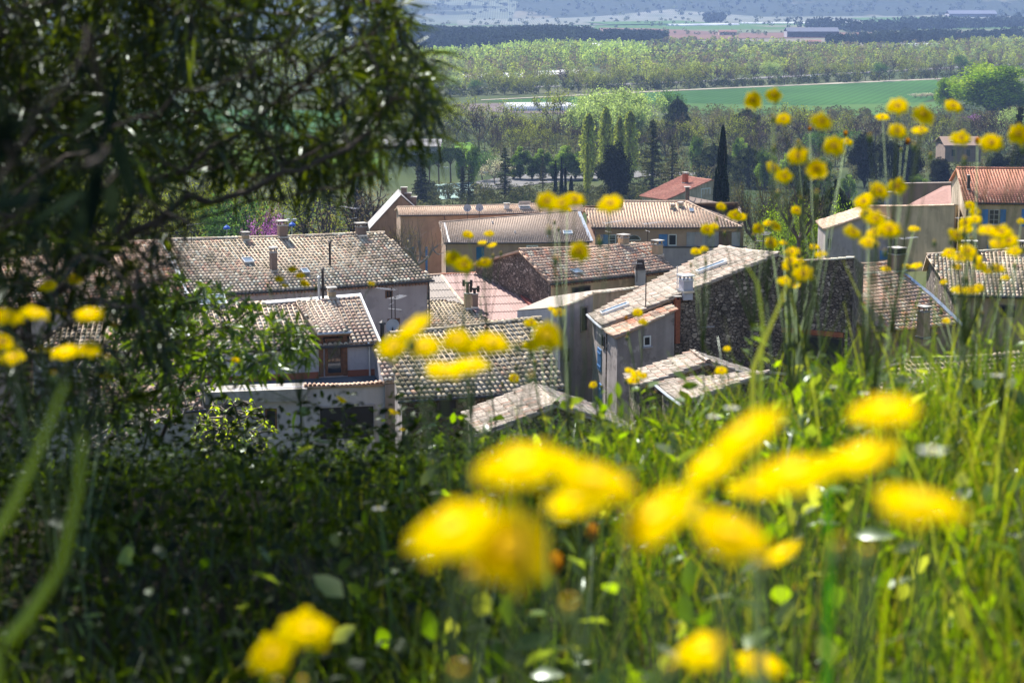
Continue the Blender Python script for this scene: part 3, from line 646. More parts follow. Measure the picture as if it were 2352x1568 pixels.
skyc(H2, 483, 693, .75, .55); flashing(H2, [H2.pl.hit(394, 705), H2.pl.hit(412, 740), H2.pl.hit(440, 800)], .2, 'white_metal')
# small antennas, dish and flue between this house and the next
mb = MB(); p = PY(878, 745, 93); mb.tube([Vector((p.x, p.y, 44)), p], .1, 'gutter_dark', 10); mb.tube([p, p+Vector((0, 0, .1)), p+Vector((0, 0, .2))], [.18, .16, .03], 'gutter_dark', 10); mb.build('flue_pipe', H2.roof, H2.root)
def dish(H, p, r, parent, drop=1.4, face=Vector((.1, -1, .25)), offw=None):
    mb = MB(); f = face.normalized(); a = f.cross(Vector((0, 0, 1))).normalized(); b = a.cross(f)
    rings = []
    for k in range(5):
        q = k/4.; rings.append([p+(a*math.cos(t)+b*math.sin(t))*r*q-f*(.12*r)*(1-q*q) for t in np.linspace(0, 2*math.pi, 25)[:-1]])
    for k in range(4):
        for j in range(24): mb.face([rings[k][j], rings[k][(j+1) % 24], rings[k+1][(j+1) % 24], rings[k+1][j]], 'dish_grey')
    mb.tube([p+f*.02-Vector((0, 0, .1)), p+f*.12-Vector((0, 0, drop))], .035, 'gutter_dark', 6)
    if offw is not None: mb.tube([p+f*.12-Vector((0, 0, drop*.8)), p+f*.12-Vector((0, 0, drop*.8))+offw], .02, 'gutter_dark', 5)
    mb.tube([p-f*.1, p+f*.35-b*r*.9], .012, 'gutter_dark', 4)
    return mb.build('satellite_dish', parent, H.root)
pa = PY(901, 741, 92.5); dish(H2, PY(902, 748, 92), .33, H2.roof, 1.6, Vector((-.2, -1, .2)))
antenna(H2, PY(900, 752, 92.3), 1.9, 2.9, 8, .9, grid=True); antenna(H2, PY(908, 752, 92.6), 1.5, 1.0, 8, .8)
H2b = house('reddish tiled roof low behind bare branches left of the roof terrace', [(225, 955, 44.5), (470, 938, 44.5)], [(440, 815), (250, 760)], 17, 37, 'pale_grey_plaster', pal='warm', seed=14, ridge=False)
H2c = house('tiled house left of the long white flashing, behind the shrub', [(60, 812, 46), (425, 806, 46)], [(398, 704), (200, 706)], 17, 37, 'pale_grey_plaster', pal='old', seed=15, ridge=False)

# -- low roof of corrugated sheets and tiles, middle
H3 = House(); base = Vector((-1.5, 116, 36)); H3.root = empty('house', base, 'low house roofed with pink corrugated sheets and old tiles, twin chimneys in the middle', 'house')
H3.pl = Plane(PZ(975, 762, 43), PZ(1268, 749, 43), 12); h = H3.pl.hit
V, Fs, T = sheet(H3.pl, [h(*q) for q in ((1013, 632), (1150, 623), (1268, 749), (1142, 743), (1067, 704))], (.40, .27, .245), seed=1); H3.roof = obj('roof', rawmesh('roof', V, Fs, 'clay_tile', T, origin=base), H3.root)
V, Fs, T = sheet(H3.pl, [h(*q) for q in ((985, 634), (1012, 632), (1064, 700), (1040, 690), (985, 690))], (.32, .28, .25), .2, seed=2); o = obj('grey_sheeting', rawmesh('grey_sheeting', V, Fs, 'clay_tile', T, origin=base), H3.roof)
o = poly_roof(H3, 'tile_patch', [(975, 688), (1045, 688), (1067, 704), (1142, 743), (1160, 752), (975, 762)], 'mossy', 5, parent=H3.roof)
ridge_row(H3, h(985, 633), h(1012, 631), 'warm'); ridge_row(H3, h(1013, 631), h(1149, 622), 'red'); ridge_row(H3, h(1015, 634), h(1066, 700), 'old', name='verge_tiles')
flashing(H3, [h(1152, 622), h(1212, 690), h(1268, 748)], .28, 'red_paint', 'painted_verge', .2)
A, B, C, D = h(975, 762), h(1268, 749), h(1150, 622), h(985, 633); mb = MB(); g = lambda p: Vector((p.x, p.y, 36)); dn = Vector((0, 0, -.16))
mb.face([g(A), g(B), B+dn, A+dn], 'grey_plaster'); mb.face([g(B), g(C), C+dn, B+dn], 'red_paint'); mb.face([g(C), g(D), D+dn, C+dn], 'grey_plaster'); mb.face([g(D), g(A), A+dn, D+dn], 'grey_plaster'); mb.build('wall', H3.root, H3.root)
for px, yb, yt, wd, yc, mt_ in ((1074, 708, 674, 14, 646, 'ochre_plaster'), (1090, 706, 675, 13, 660, 'brown_plaster')):
    chimney(H3, px, yb, yt, wd, mt_, 'none', depth=.4); p = H3.pl.hit(px, yb); s = p.y/F; t0 = p+Vector((0, 0, (yb-yt)*s)); t1 = p+Vector((0, 0, (yb-yc)*s)); mb = MB()
    mb.tube([t0, t1], .09, 'iron', 8); mb.tube([t1+Vector((-.22, 0, -.05)), t1+Vector((.22, 0, -.05))], .07, 'iron', 8)
    for sx in (-.22, .22): mb.tube([t1+Vector((sx, 0, -.25)), t1+Vector((sx, 0, .12))], .085, 'iron', 8)
    mb.build('cowl', H3.roof, H3.root)
chimney(H3, 1198, 728, 712, 9, 'brick_red', 'pot', depth=.3)

# -- stone gabled house, centre
H4 = house('ochre rendered house with a rubble stone gable and pink-toned old tiles', [(1265, 650, 45.5), (1549, 617, 45.5)], [(1493, 559), (1192, 573)], 17, 36, 'ochre_plaster', 'rubble_stone', 'warm', seed=6, genoise=True)
chimney(H4, 1510, 586, 552, 17, 'beige_plaster', depth=.5); chimney(H4, 1432, 562, 540, 18, 'beige_plaster', depth=.5); skylight(H4, (1312, 622, 1335, 631))
opening(H4, H4.front, (1313, 658, 1355, 692), 'wood_grey'); antenna(H4, H4.pl.hit(1397.5, 567), 1.6, .5, 9, 1.2); antenna(H4, H4.pl.hit(1487.5, 559), 1.35, .3, 11, 1.3)
antenna(H4, H4.pl.hit(1463, 636), .9, 1.6, 6, .5, grid=True)
mb = MB(); q = H4.front.pt(H4.front.hit(1457, 650)[0], 45.2, .5); mb.box(q, (.62, .6, 1.1), 'concrete'); mb.hexa([q+Vector(v) for v in ((-.3, -.3, .55), (.3, -.3, .55), (.3, .3, .55), (-.3, .3, .55))], [q+Vector(v) for v in ((-.18, -.2, 1.15), (.2, -.2, 1.15), (.2, .2, 1.15), (-.18, .2, 1.15))], 'iron')
mb.build('rusty_hood', H4.root, H4.root)
# -- narrow pale house with a tile coping
H4b = House(); P0 = PY(1287, 707, 101); P1 = PY(1362, 675, 103.2); P2 = PY(1464, 660, 107); base = Vector((4.2, 103.5, 36)); H4b.root = empty('house', base, 'narrow pale grey house with a line of coping tiles climbing its wall', 'house')
g = lambda p: Vector((p.x, p.y, 36)); bk = Vector((-2.2, 4.6, -.9)); mb = MB()
mb.face([g(P0), g(P1), P1, P0], 'pale_grey_plaster'); mb.face([g(P1), g(P2), P2, P1], 'cream_plaster'); mb.face([g(P0), g(P0+bk), P0+bk, P0], 'pale_grey_plaster'); mb.face([g(P2), g(P2+bk), P2+bk, P2], 'pale_grey_plaster'); mb.face([g(P0+bk), g(P2+bk), P2+bk, P0+bk], 'pale_grey_plaster')
mb.build('wall', H4b.root, H4b.root); mb = MB(); mb.ct = (.35, .3, .25); up = Vector((0, 0, .06)); mb.prism([P0+up, P1+up, P1+bk+up, P0+bk+up], Vector((0, 0, -.05)), 'tinted'); mb.prism([P1+up, P2+up, P2+bk+up, P1+bk+up], Vector((0, 0, -.05)), 'tinted')
H4b.roof = mb.build('roof', H4b.root, H4b.root); ridge_row(H4b, P0, P1, 'old', name='coping'); ridge_row(H4b, P1, P2, 'old', name='coping')
W4 = Wall(P0, P1); opening(H4b, W4, (1333, 703, 1349, 762), 'grey_plaster'); opening(H4b, W4, (1296, 800, 1306, 830), 'wood_grey')

# -- centre house: long roof running up to the right, rubble wall facing
H5 = house('tall rubble stone house whose long streaked roof climbs to the right', [(1351, 720, 45.8), (1384, 750, 45.8)], [(1788, 582), (1653, 567)], 19, 36, 'grey_plaster', 'rubble_stone', 'grey', back=.3, seed=8, inset=.18, gutter='gutter_light', tk=dict(row=.4, patchy=1.2, sag=.08))
skyc(H5, 1413, 712, .3, .75, frame='white_metal'); skyc(H5, 1635, 616, .3, .8, frame='white_metal')
chimney(H5, 1575, 669, 632, 24, 'white_plaster', depth=.6, u=Vector((1, .35, 0)), capmat='white_metal'); 
wr_ = H5.right; wl_ = H5.front
def pole(H, px, yb, yt, r=.03, mat='iron', parent=None):
    p = H.pl.hit(px, yb); s = p.y/F; mb = MB(); mb.tube([p-Vector((0, 0, .2)), p+Vector((0, 0, (yb-yt)*s))], r, mat, 6); return mb.build('mast', H.roof, H.root)
pole(H5, 1483, 708, 633); pole(H5, 1555, 668, 609, .022, 'dish_grey')
antenna(H5, H5.pl.hit(1753, 578), 1.0, 1.1, 7, .8, grid=True)
window(H5, wr_, (1612, 722, 1636, 748), 'white_metal', 'window_glass', .07, 0, 0, 'pale_grey_plaster')
a0, a1, z0, z1 = wr_.rect((1546, 686, 1556, 786)); mb = MB(); wr_.slab(mb, a0, a1, z0, z1, .02, .34, 'brick_red'); wr_.slab(mb, a0-.05, a1+.05, z1+.12, z1+.18, -.05, .42, 'concrete')
for q in (a0, a1-.06): wr_.slab(mb, q, q+.06, z1, z1+.12, .04, .3, 'brick_red')
mb.build('clay_flue', H5.root, H5.root)
for r_ in ((1374, 800, 1382, 850), (1375, 880, 1383, 935)): panel(H5, wl_, r_, 'blue_shutter', planks=.12)
opening(H5, wl_, (1384, 770, 1390, 800))
H5b = house('low weathered plaster annex with a small white window, against the rubble stone house', [(1387, 757, 45.67), (1413, 774, 45.67)], [(1551, 709), (1543, 701)], 18, 36, 'grey_plaster', 'grey_plaster', 'warm', back=0, seed=10, inset=.12, gutter=None, ridge=False, tk=dict(row=.4))
window(H5b, H5b.right, (1477, 771, 1494, 795), 'white_metal', 'interior_shade', .07, 0, 0, 'pale_grey_plaster')
# -- high stone wall of the barn, right of it
P0 = PY(1789, 601, 100.6); P1 = PY(1961, 592, 98.6); base = Vector((15, 102, 36)); H6 = House(); H6.root = empty('barn', base, 'roofed stone barn with a high rubble wall over a dark wide opening', 'barn'); W6 = Wall(P0, P1); bk = Vector((1.4, 5, -1.1)); g = lambda p: Vector((p.x, p.y, 36)); mb = MB()
mb.face([g(P0), g(P1), P1, P0], 'rubble_stone'); mb.face([g(P1), g(P1+bk), P1+bk, P1], 'rubble_stone'); mb.face([g(P0+bk), g(P1+bk), P1+bk, P0+bk], 'rubble_stone'); mb.face([g(P0+bk), g(P0), P0, P0+bk], 'rubble_stone'); mb.build('wall', H6.root, H6.root)
mb = MB(); mb.ct = (.36, .3, .25); up = Vector((0, 0, .07)); mb.prism([P0+up, P1+up, P1+bk+up, P0+bk+up], Vector((0, 0, -.06)), 'tinted'); H6.roof = mb.build('roof', H6.root, H6.root); ridge_row(H6, P0, P1, 'old', name='coping')
opening(H6, W6, (1791, 770, 1936, 845), 'wood_grey', 'barn_opening'); a0, a1, z0, z1 = W6.rect((1790, 757, 1938, 768)); mb = MB(); W6.slab(mb, a0, a1, z0, z1, 0, .12, 'brick_red'); mb.build('lintel', H6.root, H6.root)
# -- tiled house with valley, right
H7 = House(); base = Vector((20, 103, 36)); H7.root = empty('house', base, 'low house under pink tiles cut by a metal valley, right of the barn', 'house'); H7.pl = Plane(PZ(1960, 768, 45), PZ(2200, 742, 45), 18); h = H7.pl.hit
H7.roof = poly_roof(H7, 'roof', [(1961, 735), (1996, 758), (2107, 750), (2200, 742), (2066, 621), (1961, 631)], 'warm', 21)
ridge_row(H7, h(1961, 630), h(2062, 622), 'old'); flashing(H7, [h(2068, 622), h(2140, 680), h(2215, 752)], .13, 'zinc', 'valley')
A, B, C, D = h(1961, 745), h(2200, 742), h(2064, 622), h(1961, 631); mb = MB(); g = lambda p: Vector((p.x, p.y, 36))
mb.face([g(A), g(B), B+dn, A+dn], 'brown_plaster'); mb.face([g(B), g(C), C+dn, B+dn], 'brown_plaster'); mb.face([g(C), g(D), D+dn, C+dn], 'brown_plaster'); mb.face([g(D), g(A), A+dn, D+dn], 'brown_plaster'); mb.build('wall', H7.root, H7.root)
chimney(H7, 2059, 622, 571, 30, 'brown_plaster', 'multi', depth=.7); chimney(H7, 2120, 775, 702, 20, 'beige_plaster', depth=.5); antenna(H7, h(2075, 622), 1.9, .2, 9, .9)
H7b = house('small tiled roof with a red ridge wall behind the multi-slot chimney', [(1962, 634, 45.4), (2052, 626, 45.4)], [(2045, 601), (1962, 607)], 18, 36, 'brown_plaster', pal='warm', seed=22, gutter=None)
H8 = house('old tiled house with a rubble gable and a wide slotted chimney, upper right', [(2188, 676, 45.5), (2440, 682, 45.5)], [(2440, 562), (2128, 585)], 18, 36, 'beige_plaster', 'rubble_stone', 'old', seed=23)
chimney(H8, 2226, 580, 556, 34, 'brick_red', 'multi', depth=.6); opening(H8, H8.front, (2297, 700, 2331, 728), 'wood_grey'); antenna(H8, H8.pl.hit(2200, 583), 2.2, 0, 8, .8); chimney(H8, 2345, 575, 556, 30, 'brown_plaster', 'multi', depth=.5)
# -- near roofs
H9 = house('near mossy tiled roof over an ochre stone wall, bottom centre', [(916, 919, 46), (1299, 890, 46)], [(1241, 729), (895, 766)], 18, 36, 'ochre_stone', 'grey_plaster', 'mossy', back=0, seed=24, inset=.2, tk=dict(sp=.235, r=.098, row=.37, jit=.9))
opening(H9, H9.front, (1003, 915, 1050, 960), 'wood_grey')
def gable_front(label, L, Ap, Rt, farpx, zg, wall, pal, seed=0, name='house', cat='house', roofmat=None, tk={}, group=None):
    H = House(); L, Ap, Rt = Vector(L), Vector(Ap), Vector(Rt); W = PZ(farpx[0], farpx[1], Ap.z)-Ap; H.root = empty(name, Vector((Ap.x+W.x/2, Ap.y+W.y/2, zg)), label, cat)
    def pl3(a, b, c):
        u = Vector((b.x-a.x, b.y-a.y, 0)).normalized(); vh = Vector((-u.y, u.x, 0)); return Plane(a, b, math.degrees(math.atan2(c.z-a.z-0, (c-a).dot(vh))))
    H.pl = pl3(L+W, L, Ap); plr = pl3(Rt, Rt+W, Ap); H.plr = plr
    if roofmat:
        mb = MB(); up = Vector((0, 0, .12)); mb.prism([L+W, L, Ap, Ap+W], up, roofmat); H.roof = mb.build('roof', H.root, H.root); mb = MB(); mb.prism([Rt, Rt+W, Ap+W, Ap], up, roofmat); mb.build('far_slope', H.roof, H.root)
    else:
        V, Fs, T = tiles(H.pl, [L+W, L, Ap, Ap+W], pal, seed=seed, sag=.02, **tk); H.roof = obj('roof', rawmesh('roof', V, Fs, 'clay_tile', T, origin=H.root.location), H.root)
        V, Fs, T = tiles(plr, [Rt, Rt+W, Ap+W, Ap], pal, seed=seed+1, sag=.02, **tk); obj('far_slope', rawmesh('far_slope', V, Fs, 'clay_tile', T, origin=H.root.location), H.roof)
        ridge_row(H, Ap, Ap+W, pal, r=.13)
    i = (Ap-L).normalized()*.25; j = (Ap-Rt).normalized()*.25; wn = W.normalized()*.25; dn2 = Vector((0, 0, -.12)); g = lambda p: Vector((p.x, p.y, zg)); mb = MB()
    l0, a0, r0 = L+i+wn+dn2, Ap+wn+dn2, Rt+j+wn+dn2; l1, a1, r1 = L+i+W-wn+dn2, Ap+W-wn+dn2, Rt+j+W-wn+dn2
    mb.face([g(l0), g(r0), r0, a0, l0], wall); mb.face([g(r1), g(l1), l1, a1, r1], wall); mb.face([g(l1), g(l0), l0, l1], wall); mb.face([g(r0), g(r1), r1, r0], wall); mb.build('wall', H.root, H.root)
    H.front = Wall(l0, r0); H.left = Wall(l1, l0); return H
H18 = gable_front('near gabled roof with a pale ridge pointing at the viewer, bottom centre among the grass', PY(1105, 1000, 71.5), PY(1278, 928, 72.5), PY(1462, 993, 73.5), (1224, 881), 36, 'rubble_stone', 'grey', 31)
H19 = gable_front('small stone gabled house with a streaked roof, right of the blue-shuttered alley', PY(1461, 889, 82.5), PY(1627, 832, 84), PY(1770, 880, 85), (1593, 807), 36, 'rubble_stone', 'grey', 33)
H20 = house('low tiled roof with a bright gutter, half behind tall grass below the stone gable', [(1510, 882, 46), (1568, 927, 46)], [(1765, 850), (1640, 858)], 14, 36, 'rubble_stone', 'rubble_stone', 'grey', back=.2, seed=35, inset=.15, gutter='gutter_light', ridge=False, poly=[(1700, 876), (1765, 850), (1705, 853), (1525, 872)])
H21 = house('old tiled house mostly screened by grass at the right edge', [(1985, 945, 45.5), (2420, 915, 45.5)], [(2352, 812), (2090, 824)], 18, 36, 'brown_plaster', 'rubble_stone', 'mossy', seed=36)
# -- second tier, 240 m off
H14 = house('peach apartment house with bright blue shutters under a long beige roof', [(1359, 523, 34), (1705, 522, 34)], [(1705, 463), (1343, 472)], 18, 25, 'peach_plaster', 'peach_plaster', 'even', back=.6, seed=41, inset=.5, ridge=False,
            poly=[(1575, 463), (1432, 463), (1432, 481), (1343, 481)], tk=dict(sp=.36, row=.42, r=.13, jit=.3, patchy=.2, arc=5))
h = H14.pl.hit; ridge_row(H14, h(1343, 480), h(1431, 480), 'even', r=.14); ridge_row(H14, h(1432, 462), h(1575, 462), 'even', r=.14); ridge_row(H14, h(1576, 463), h(1704, 521), 'even', r=.14, name='hip')
F14 = H14.front
panel(H14, F14, (1378, 539, 1397, 563), 'blue_shutter', planks=.2); window(H14, F14, (1398, 539, 1415, 563), 'white_metal', 'window_glass', .1, 0, 3)
panel(H14, F14, (1513, 538, 1533, 565), 'blue_shutter', planks=.2); window(H14, F14, (1535, 538, 1554, 564), 'white_metal', 'interior_shade', .1, 0)
panel(H14, F14, (1577, 533, 1700, 566), 'pale_grey_plaster', 'grey_bay', .06); panel(H14, F14, (1595, 537, 1613, 565), 'lilac_plaster', 'door', .12)
a0, a1, z0, z1 = F14.rect((1651, 531, 1680, 564)); mb = MB()
for k in range(14): z = z0+(z1-z0)*k/14; F14.slab(mb, a0, a1, z, z+.09, .08, .16, 'wood_brown')
mb.build('louvre', H14.root, H14.root)
a0, a1, z0, z1 = F14.rect((1441, 540, 1472, 552)); mb = MB(); c_ = (a0+a1)/2; rr = (a1-a0)/2; hz = z1-z0
mb.prism([F14.pt(c_+math.cos(t_)*rr, z0+math.sin(t_)*hz, .02) for t_ in np.linspace(0, math.pi, 16)], F14.n*.05, 'white_metal'); o = mb.build('arched_window', H14.root, H14.root)
mb = MB(); mb.prism([F14.pt(c_+math.cos(t_)*rr*.88, z0+.08+math.sin(t_)*hz*.82, .072) for t_ in np.linspace(0, math.pi, 16)], F14.n*.01, 'window_glass'); mb.build('pane', o, H14.root)
mb = MB(); a0, _ = F14.hit(1362, 566); a1, _ = F14.hit(1715, 566); z = F14.hit(1500, 567)[1]; F14.slab(mb, a0, a1, z-.1, z+.05, 0, .35, 'gutter_dark'); F14.slab(mb, a0, a1, 25, z-.1, 0, .3, 'lilac_plaster'); mb.build('lower_storey', H14.root, H14.root)
downpipe(H14, F14, 1368, 530, 566, 'zinc')
skylight(H14, (1583, 480, 1593, 487)); chimney(H14, 1545, 478, 470, 9, 'beige_plaster', 'slab', depth=.5); chimney(H14, 1563, 474, 465, 10, 'beige_plaster', 'slab', depth=.5)
H13 = House(); q = [PY(1577, 465, 249), PY(1708, 521, 243), PY(1704, 478, 256), PY(1584, 454, 257)]; H13.root = empty('house', Vector((24, 250, 25)), 'house with a plain brown seamed roof behind the long beige roof', 'house')
mb = MB(); mb.ct = (.2, .15, .12); mb.prism(q, Vector((0, 0, .15)), 'tinted'); u_ = (q[3]-q[0]); v_ = (q[1]-q[0])
for k in range(1, 9): p = q[0]+v_*k/9; p2 = q[3]+(q[2]-q[3])*k/9; mb.tube([p+Vector((0, 0, .17)), p2+Vector((0, 0, .17))], .035, 'tinted', 4)
H13.roof = mb.build('roof', H13.root, H13.root); mb = MB(); g = lambda p: Vector((p.x, p.y, 25))
for k in range(4): a, b2 = q[k], q[(k+1) % 4]; mb.face([g(a), g(b2), b2, a], 'beige_plaster')
mb.build('wall', H13.root, H13.root); H13.pl = H14.pl; mb = MB(); p = PY(1578.5, 460, 252); mb.box(p+Vector((0, 0, .4)), (.5, .5, 2.4), 'gutter_dark'); mb.box(p+Vector((0, 0, 1.7)), (.8, .8, .08), 'concrete'); mb.build('chimney', H13.roof, H13.root)
H15 = house('peach house with small dull brown tiles, below the two satellite dishes', [(1020, 558, 33), (1360, 555, 33)], [(1326, 483), (1008, 510)], 17, 24, 'peach_plaster', 'peach_plaster', 'dull', back=.05, seed=42, inset=.3, ridge=True, tk=dict(sp=.21, row=.34, r=.075, jit=.3, patchy=.4, arc=5))
F15 = H15.front; panel(H15, F15, (1094, 567, 1112, 598), 'teal_shutter', planks=.25); window(H15, F15, (1209, 563, 1236, 580), 'white_metal', 'window_glass', .18, 1); panel(H15, F15, (1049, 617, 1068, 640), 'teal_shutter', 'door')
skyc(H15, 1304, 535, .55, .45, frame='white_metal'); flashing(H15, [H15.pl.hit(1021, 513), H15.pl.hit(1032, 557)], .09, 'white_metal'); downpipe(H15, F15, 1025, 562, 640)
flashing(H15, [H15.pl.hit(1330, 487), H15.pl.hit(1359, 554)], .2, 'zinc')
for px, py in ((1131, 508), (1183, 530), (1287, 530), (1257, 540)): flue(H15, px, py+4, py, 3, 'white_metal', hat=False)
H16 = house('long peach building with a thin beige tiled roof carrying two satellite dishes', [(916, 495, 35), (1240, 489, 35)], [(1235, 468), (912, 475)], 14, 24, 'peach_plaster', 'peach_plaster', 'even', seed=43, inset=.25, tk=dict(sp=.25, row=.34, r=.09, jit=.3, patchy=.2, arc=5))
F16 = H16.front
for px, py in ((1071, 476), (1098.7, 475)):
    a, z = F16.hit(px, py); dish(H16, F16.pt(a, z, .9), .48, H16.root, 1.7, Vector((.12, -1, .35)), -F16.n*.9)
for r_ in ((946, 567, 951, 600), (977, 567, 982, 628)): panel(H16, F16, r_, 'blue_shutter')
downpipe(H16, F16, 1022, 500, 530); chimney(H16, 1164, 479, 467, 11, 'white_metal', 'slab', depth=.5)
p = H16.pl.hit(1205, 478); a, b = H16.pl.uv(p); skyl_uv(H16, H16.pl, a-.7, a+.7, b-.3, b+.5, 'white_metal')
mb = MB(); q0, q1, q2, q3 = H16.pl.pt(a-.75, b+.5, .2), H16.pl.pt(a+.75, b+.5, .2), H16.pl.pt(a+.75, b-.1, .85), H16.pl.pt(a-.75, b-.1, .85); mb.prism([q0, q1, q2, q3], H16.pl.n*.12, 'white_metal'); mb.build('open_hatch', H16.roof, H16.root)
H16b = house('short pale tiled roof between the long peach building and the apartment house', [(1243, 490, 34.5), (1345, 486, 34.5)], [(1336, 465), (1240, 467)], 14, 24, 'peach_plaster', pal='even', seed=44, tk=dict(sp=.3, row=.36, r=.11, jit=.3, arc=5))
H17 = gable_front('steep grey roofed chapel with a brown gable and three chimneys', PY(848, 528, 262), PY(921, 449, 262), PY(962, 484, 264), (915, 436), 24, 'brown_plaster', 'old', 45, 'chapel', 'chapel', 'slate_roof')
for px, y0, y1 in ((928, 443, 433), (937.6, 460, 446), (950, 471, 455)): 
    p = PY(px, y0, 266); hh = (y0-y1)*266/F; mb = MB(); mb.box(p+Vector((0, 0, hh/2-.6)), (.75, .6, hh+1.4), 'brown_plaster'); mb.box(p+Vector((0, 0, hh+.15)), (.95, .8, .12), 'concrete'); mb.build('chimney', H17.roof, H17.root)
opening(H17, H17.front, (915, 474, 920, 482), 'concrete'); a_ = H17.pl.uv(H17.pl.hit(873, 485))
H12 = house('small red roofed villa beside the tall dark cypress', [(1468, 449, 27), (1529, 460, 27)], [(1634, 413), (1567, 403)], 14, 14, 'cream_plaster', 'cream_plaster', 'pink', back=.1, seed=46, inset=.35, gutter=None, tk=dict(sp=.3, row=.36, r=.1, jit=.3, patchy=.3, arc=5))
window(H12, H12.right, (1610, 432, 1631, 462), 'white_metal', 'window_glass', .15, 2); chimney(H12, 1574, 420, 396, 12, 'brick_red', 'slab', depth=.7)
# -- right hand houses, 185 m off
H10 = house('tall beige house with sky-blue shutters and a red tiled roof at the right edge', [(2215, 465, 43.3), (2470, 466, 43.3)], [(2470, 386), (2196, 385)], 25, 31, 'beige_plaster', 'cream_plaster', 'red', back=.55, seed=51, genoise=True, tk=dict(sp=.26, row=.34, r=.085, jit=.4, patchy=.3, arc=5))
F10 = H10.front; panel(H10, F10, (2255, 481, 2269, 521), 'blue_shutter', planks=.2); window(H10, F10, (2271, 481, 2295, 516), 'concrete', 'window_glass', .08, 1, 2); panel(H10, F10, (2297, 481, 2310, 520), 'blue_shutter', planks=.2)
panel(H10, F10, (2346, 480, 2358, 520), 'blue_shutter', planks=.2); panel(H10, F10, (2267, 555, 2279, 572), 'blue_shutter', planks=.2); chimney(H10, 2224, 435, 403, 6, 'gutter_dark', 'none', depth=.35); downpipe(H10, F10, 2222, 470, 560)
P0 = PY(1988, 473, 192); P1 = PY(2192, 471, 180); base = Vector((37, 190, 31)); H10b = House(); H10b.root = empty('house', base, 'blank brown rendered block with a tiled parapet, left of the red roofed house', 'house'); bk = Vector((1.5, 5, -.6)); g = lambda p: Vector((p.x, p.y, 31)); mb = MB()
for a, b2 in ((P0, P1), (P1, P1+bk), (P1+bk, P0+bk), (P0+bk, P0)): mb.face([g(a), g(b2), b2, a], 'beige_plaster')
mb.build('wall', H10b.root, H10b.root); mb = MB(); mb.ct = (.3, .24, .2); mb.prism([P0, P1, P1+bk, P0+bk], Vector((0, 0, .08)), 'tinted'); H10b.roof = mb.build('roof', H10b.root, H10b.root); ridge_row(H10b, P0, P1, 'even', name='coping')
P0 = PY(2062, 423, 212); P1 = PY(2186, 421, 206); base = Vector((42, 210, 30)); H10c = House(); H10c.root = empty('shed', base, 'brown shed with a lean-to of old pink tiles, behind the blank rendered block', 'shed'); bk = Vector((1, 5, -.4)); g = lambda p: Vector((p.x, p.y, 30)); mb = MB()
for a, b2 in ((P0, P1), (P1, P1+bk), (P1+bk, P0+bk), (P0+bk, P0)): mb.face([g(a), g(b2), b2, a], 'brown_plaster')
W_ = Wall(P0, P1); W_.slab(mb, -1.6, .1, 30, P0.z-.9, -1, .3, 'pale_grey_plaster'); mb.build('wall', H10c.root, H10c.root)
mb = MB(); mb.ct = (.3, .24, .2); mb.prism([P0, P1, P1+bk, P0+bk], Vector((0, 0, .08)), 'tinted'); H10c.roof = mb.build('roof', H10c.root, H10c.root)
q = [PY(2075, 478, 198), PY(2186, 478, 196), PY(2184, 428, 204), PY(2166, 430, 205)]; mb = MB(); mb.ct = (.3, .17, .14); mb.prism(q, Vector((0, 0, .1)), 'tinted'); mb.build('lean_to_roof', H10c.roof, H10c.root)
H11 = gable_front('pink-beige gabled house with an arched window, behind the yellow flower heads', PY(1891, 527, 190), PY(2003, 491, 189), PY(2134, 527, 186), (1981, 474), 31, 'lilac_plaster', 'even', 53, tk=dict(sp=.3, r=.11, arc=5, jit=.4))
window(H11, H11.front, (1899, 546, 1911, 572), 'concrete', 'window_glass', .1, 1); window(H11, H11.front, (2050, 546, 2065, 570), 'concrete', 'window_glass', .1, 0); panel(H11, H11.front, (2021, 576, 2042, 596), 'blue_shutter', planks=.2)
# -- outlying buildings on the plain
def far_building(name, label, px0, px1, pyb, h, depth, wall, roofc, cat, open_front=False, z=0, group=None):
    A = PZ(px0, pyb, z); B = PZ(px1, pyb, z); u = (B-A).normalized(); v = Vector((-u.y, u.x, 0)); L = (B-A).length; root = empty(name, (A+B)/2, label, cat, group)
    mb = MB(); z1 = Vector((0, 0, h)); a, b, c, d = A, B, B+v*depth, A+v*depth
    if open_front:
        k = max(3, int(L/6))
        for i in range(k+1): mb.box(a+u*L*i/k+Vector((0, 0, h/2)), (.4, .4, h), wall, u)
        mb.face([d, c, c+z1, d+z1], wall); mb.face([a, d, d+z1, a+z1], wall); mb.face([b, c, c+z1, b+z1], wall)
    else:
        for p, q_ in ((a, b), (b, c), (c, d), (d, a)): mb.face([p, q_, q_+z1, p+z1], wall)
        for i in range(max(1, int(L/5))):
            p = a+u*(2.2+i*5)-v*.03; 
            if 2.2+i*5+1.2 < L: mb.face([p+Vector((0, 0, h*.35)), p+u*1.2+Vector((0, 0, h*.35)), p+u*1.2+Vector((0, 0, h*.75)), p+Vector((0, 0, h*.75))], 'window_glass')
    mb.build('wall', root, root); mb = MB(); mb.ct = roofc; rz = Vector((0, 0, h+depth*.16)); o = u*.6; e = -v*.6-Vector((0, 0, .1)); r0, r1 = a+v*depth*.5+rz-o, b+v*depth*.5+rz+o
    mb.prism([a+z1-o+e, b+z1+o+e, r1, r0], Vector((0, 0, .2)), 'tinted'); mb.prism([r0, r1, c+z1+o-e, d+z1-o-e], Vector((0, 0, .2)), 'tinted'); mb.build('roof', root, root); return root
far_building('warehouse', 'long grey roofed warehouse beside the bright green meadow, seen under the shrub tips', 880, 1010, 362, 4.2, 14, 'pale_grey_plaster', (.3, .29, .29), 'warehouse')
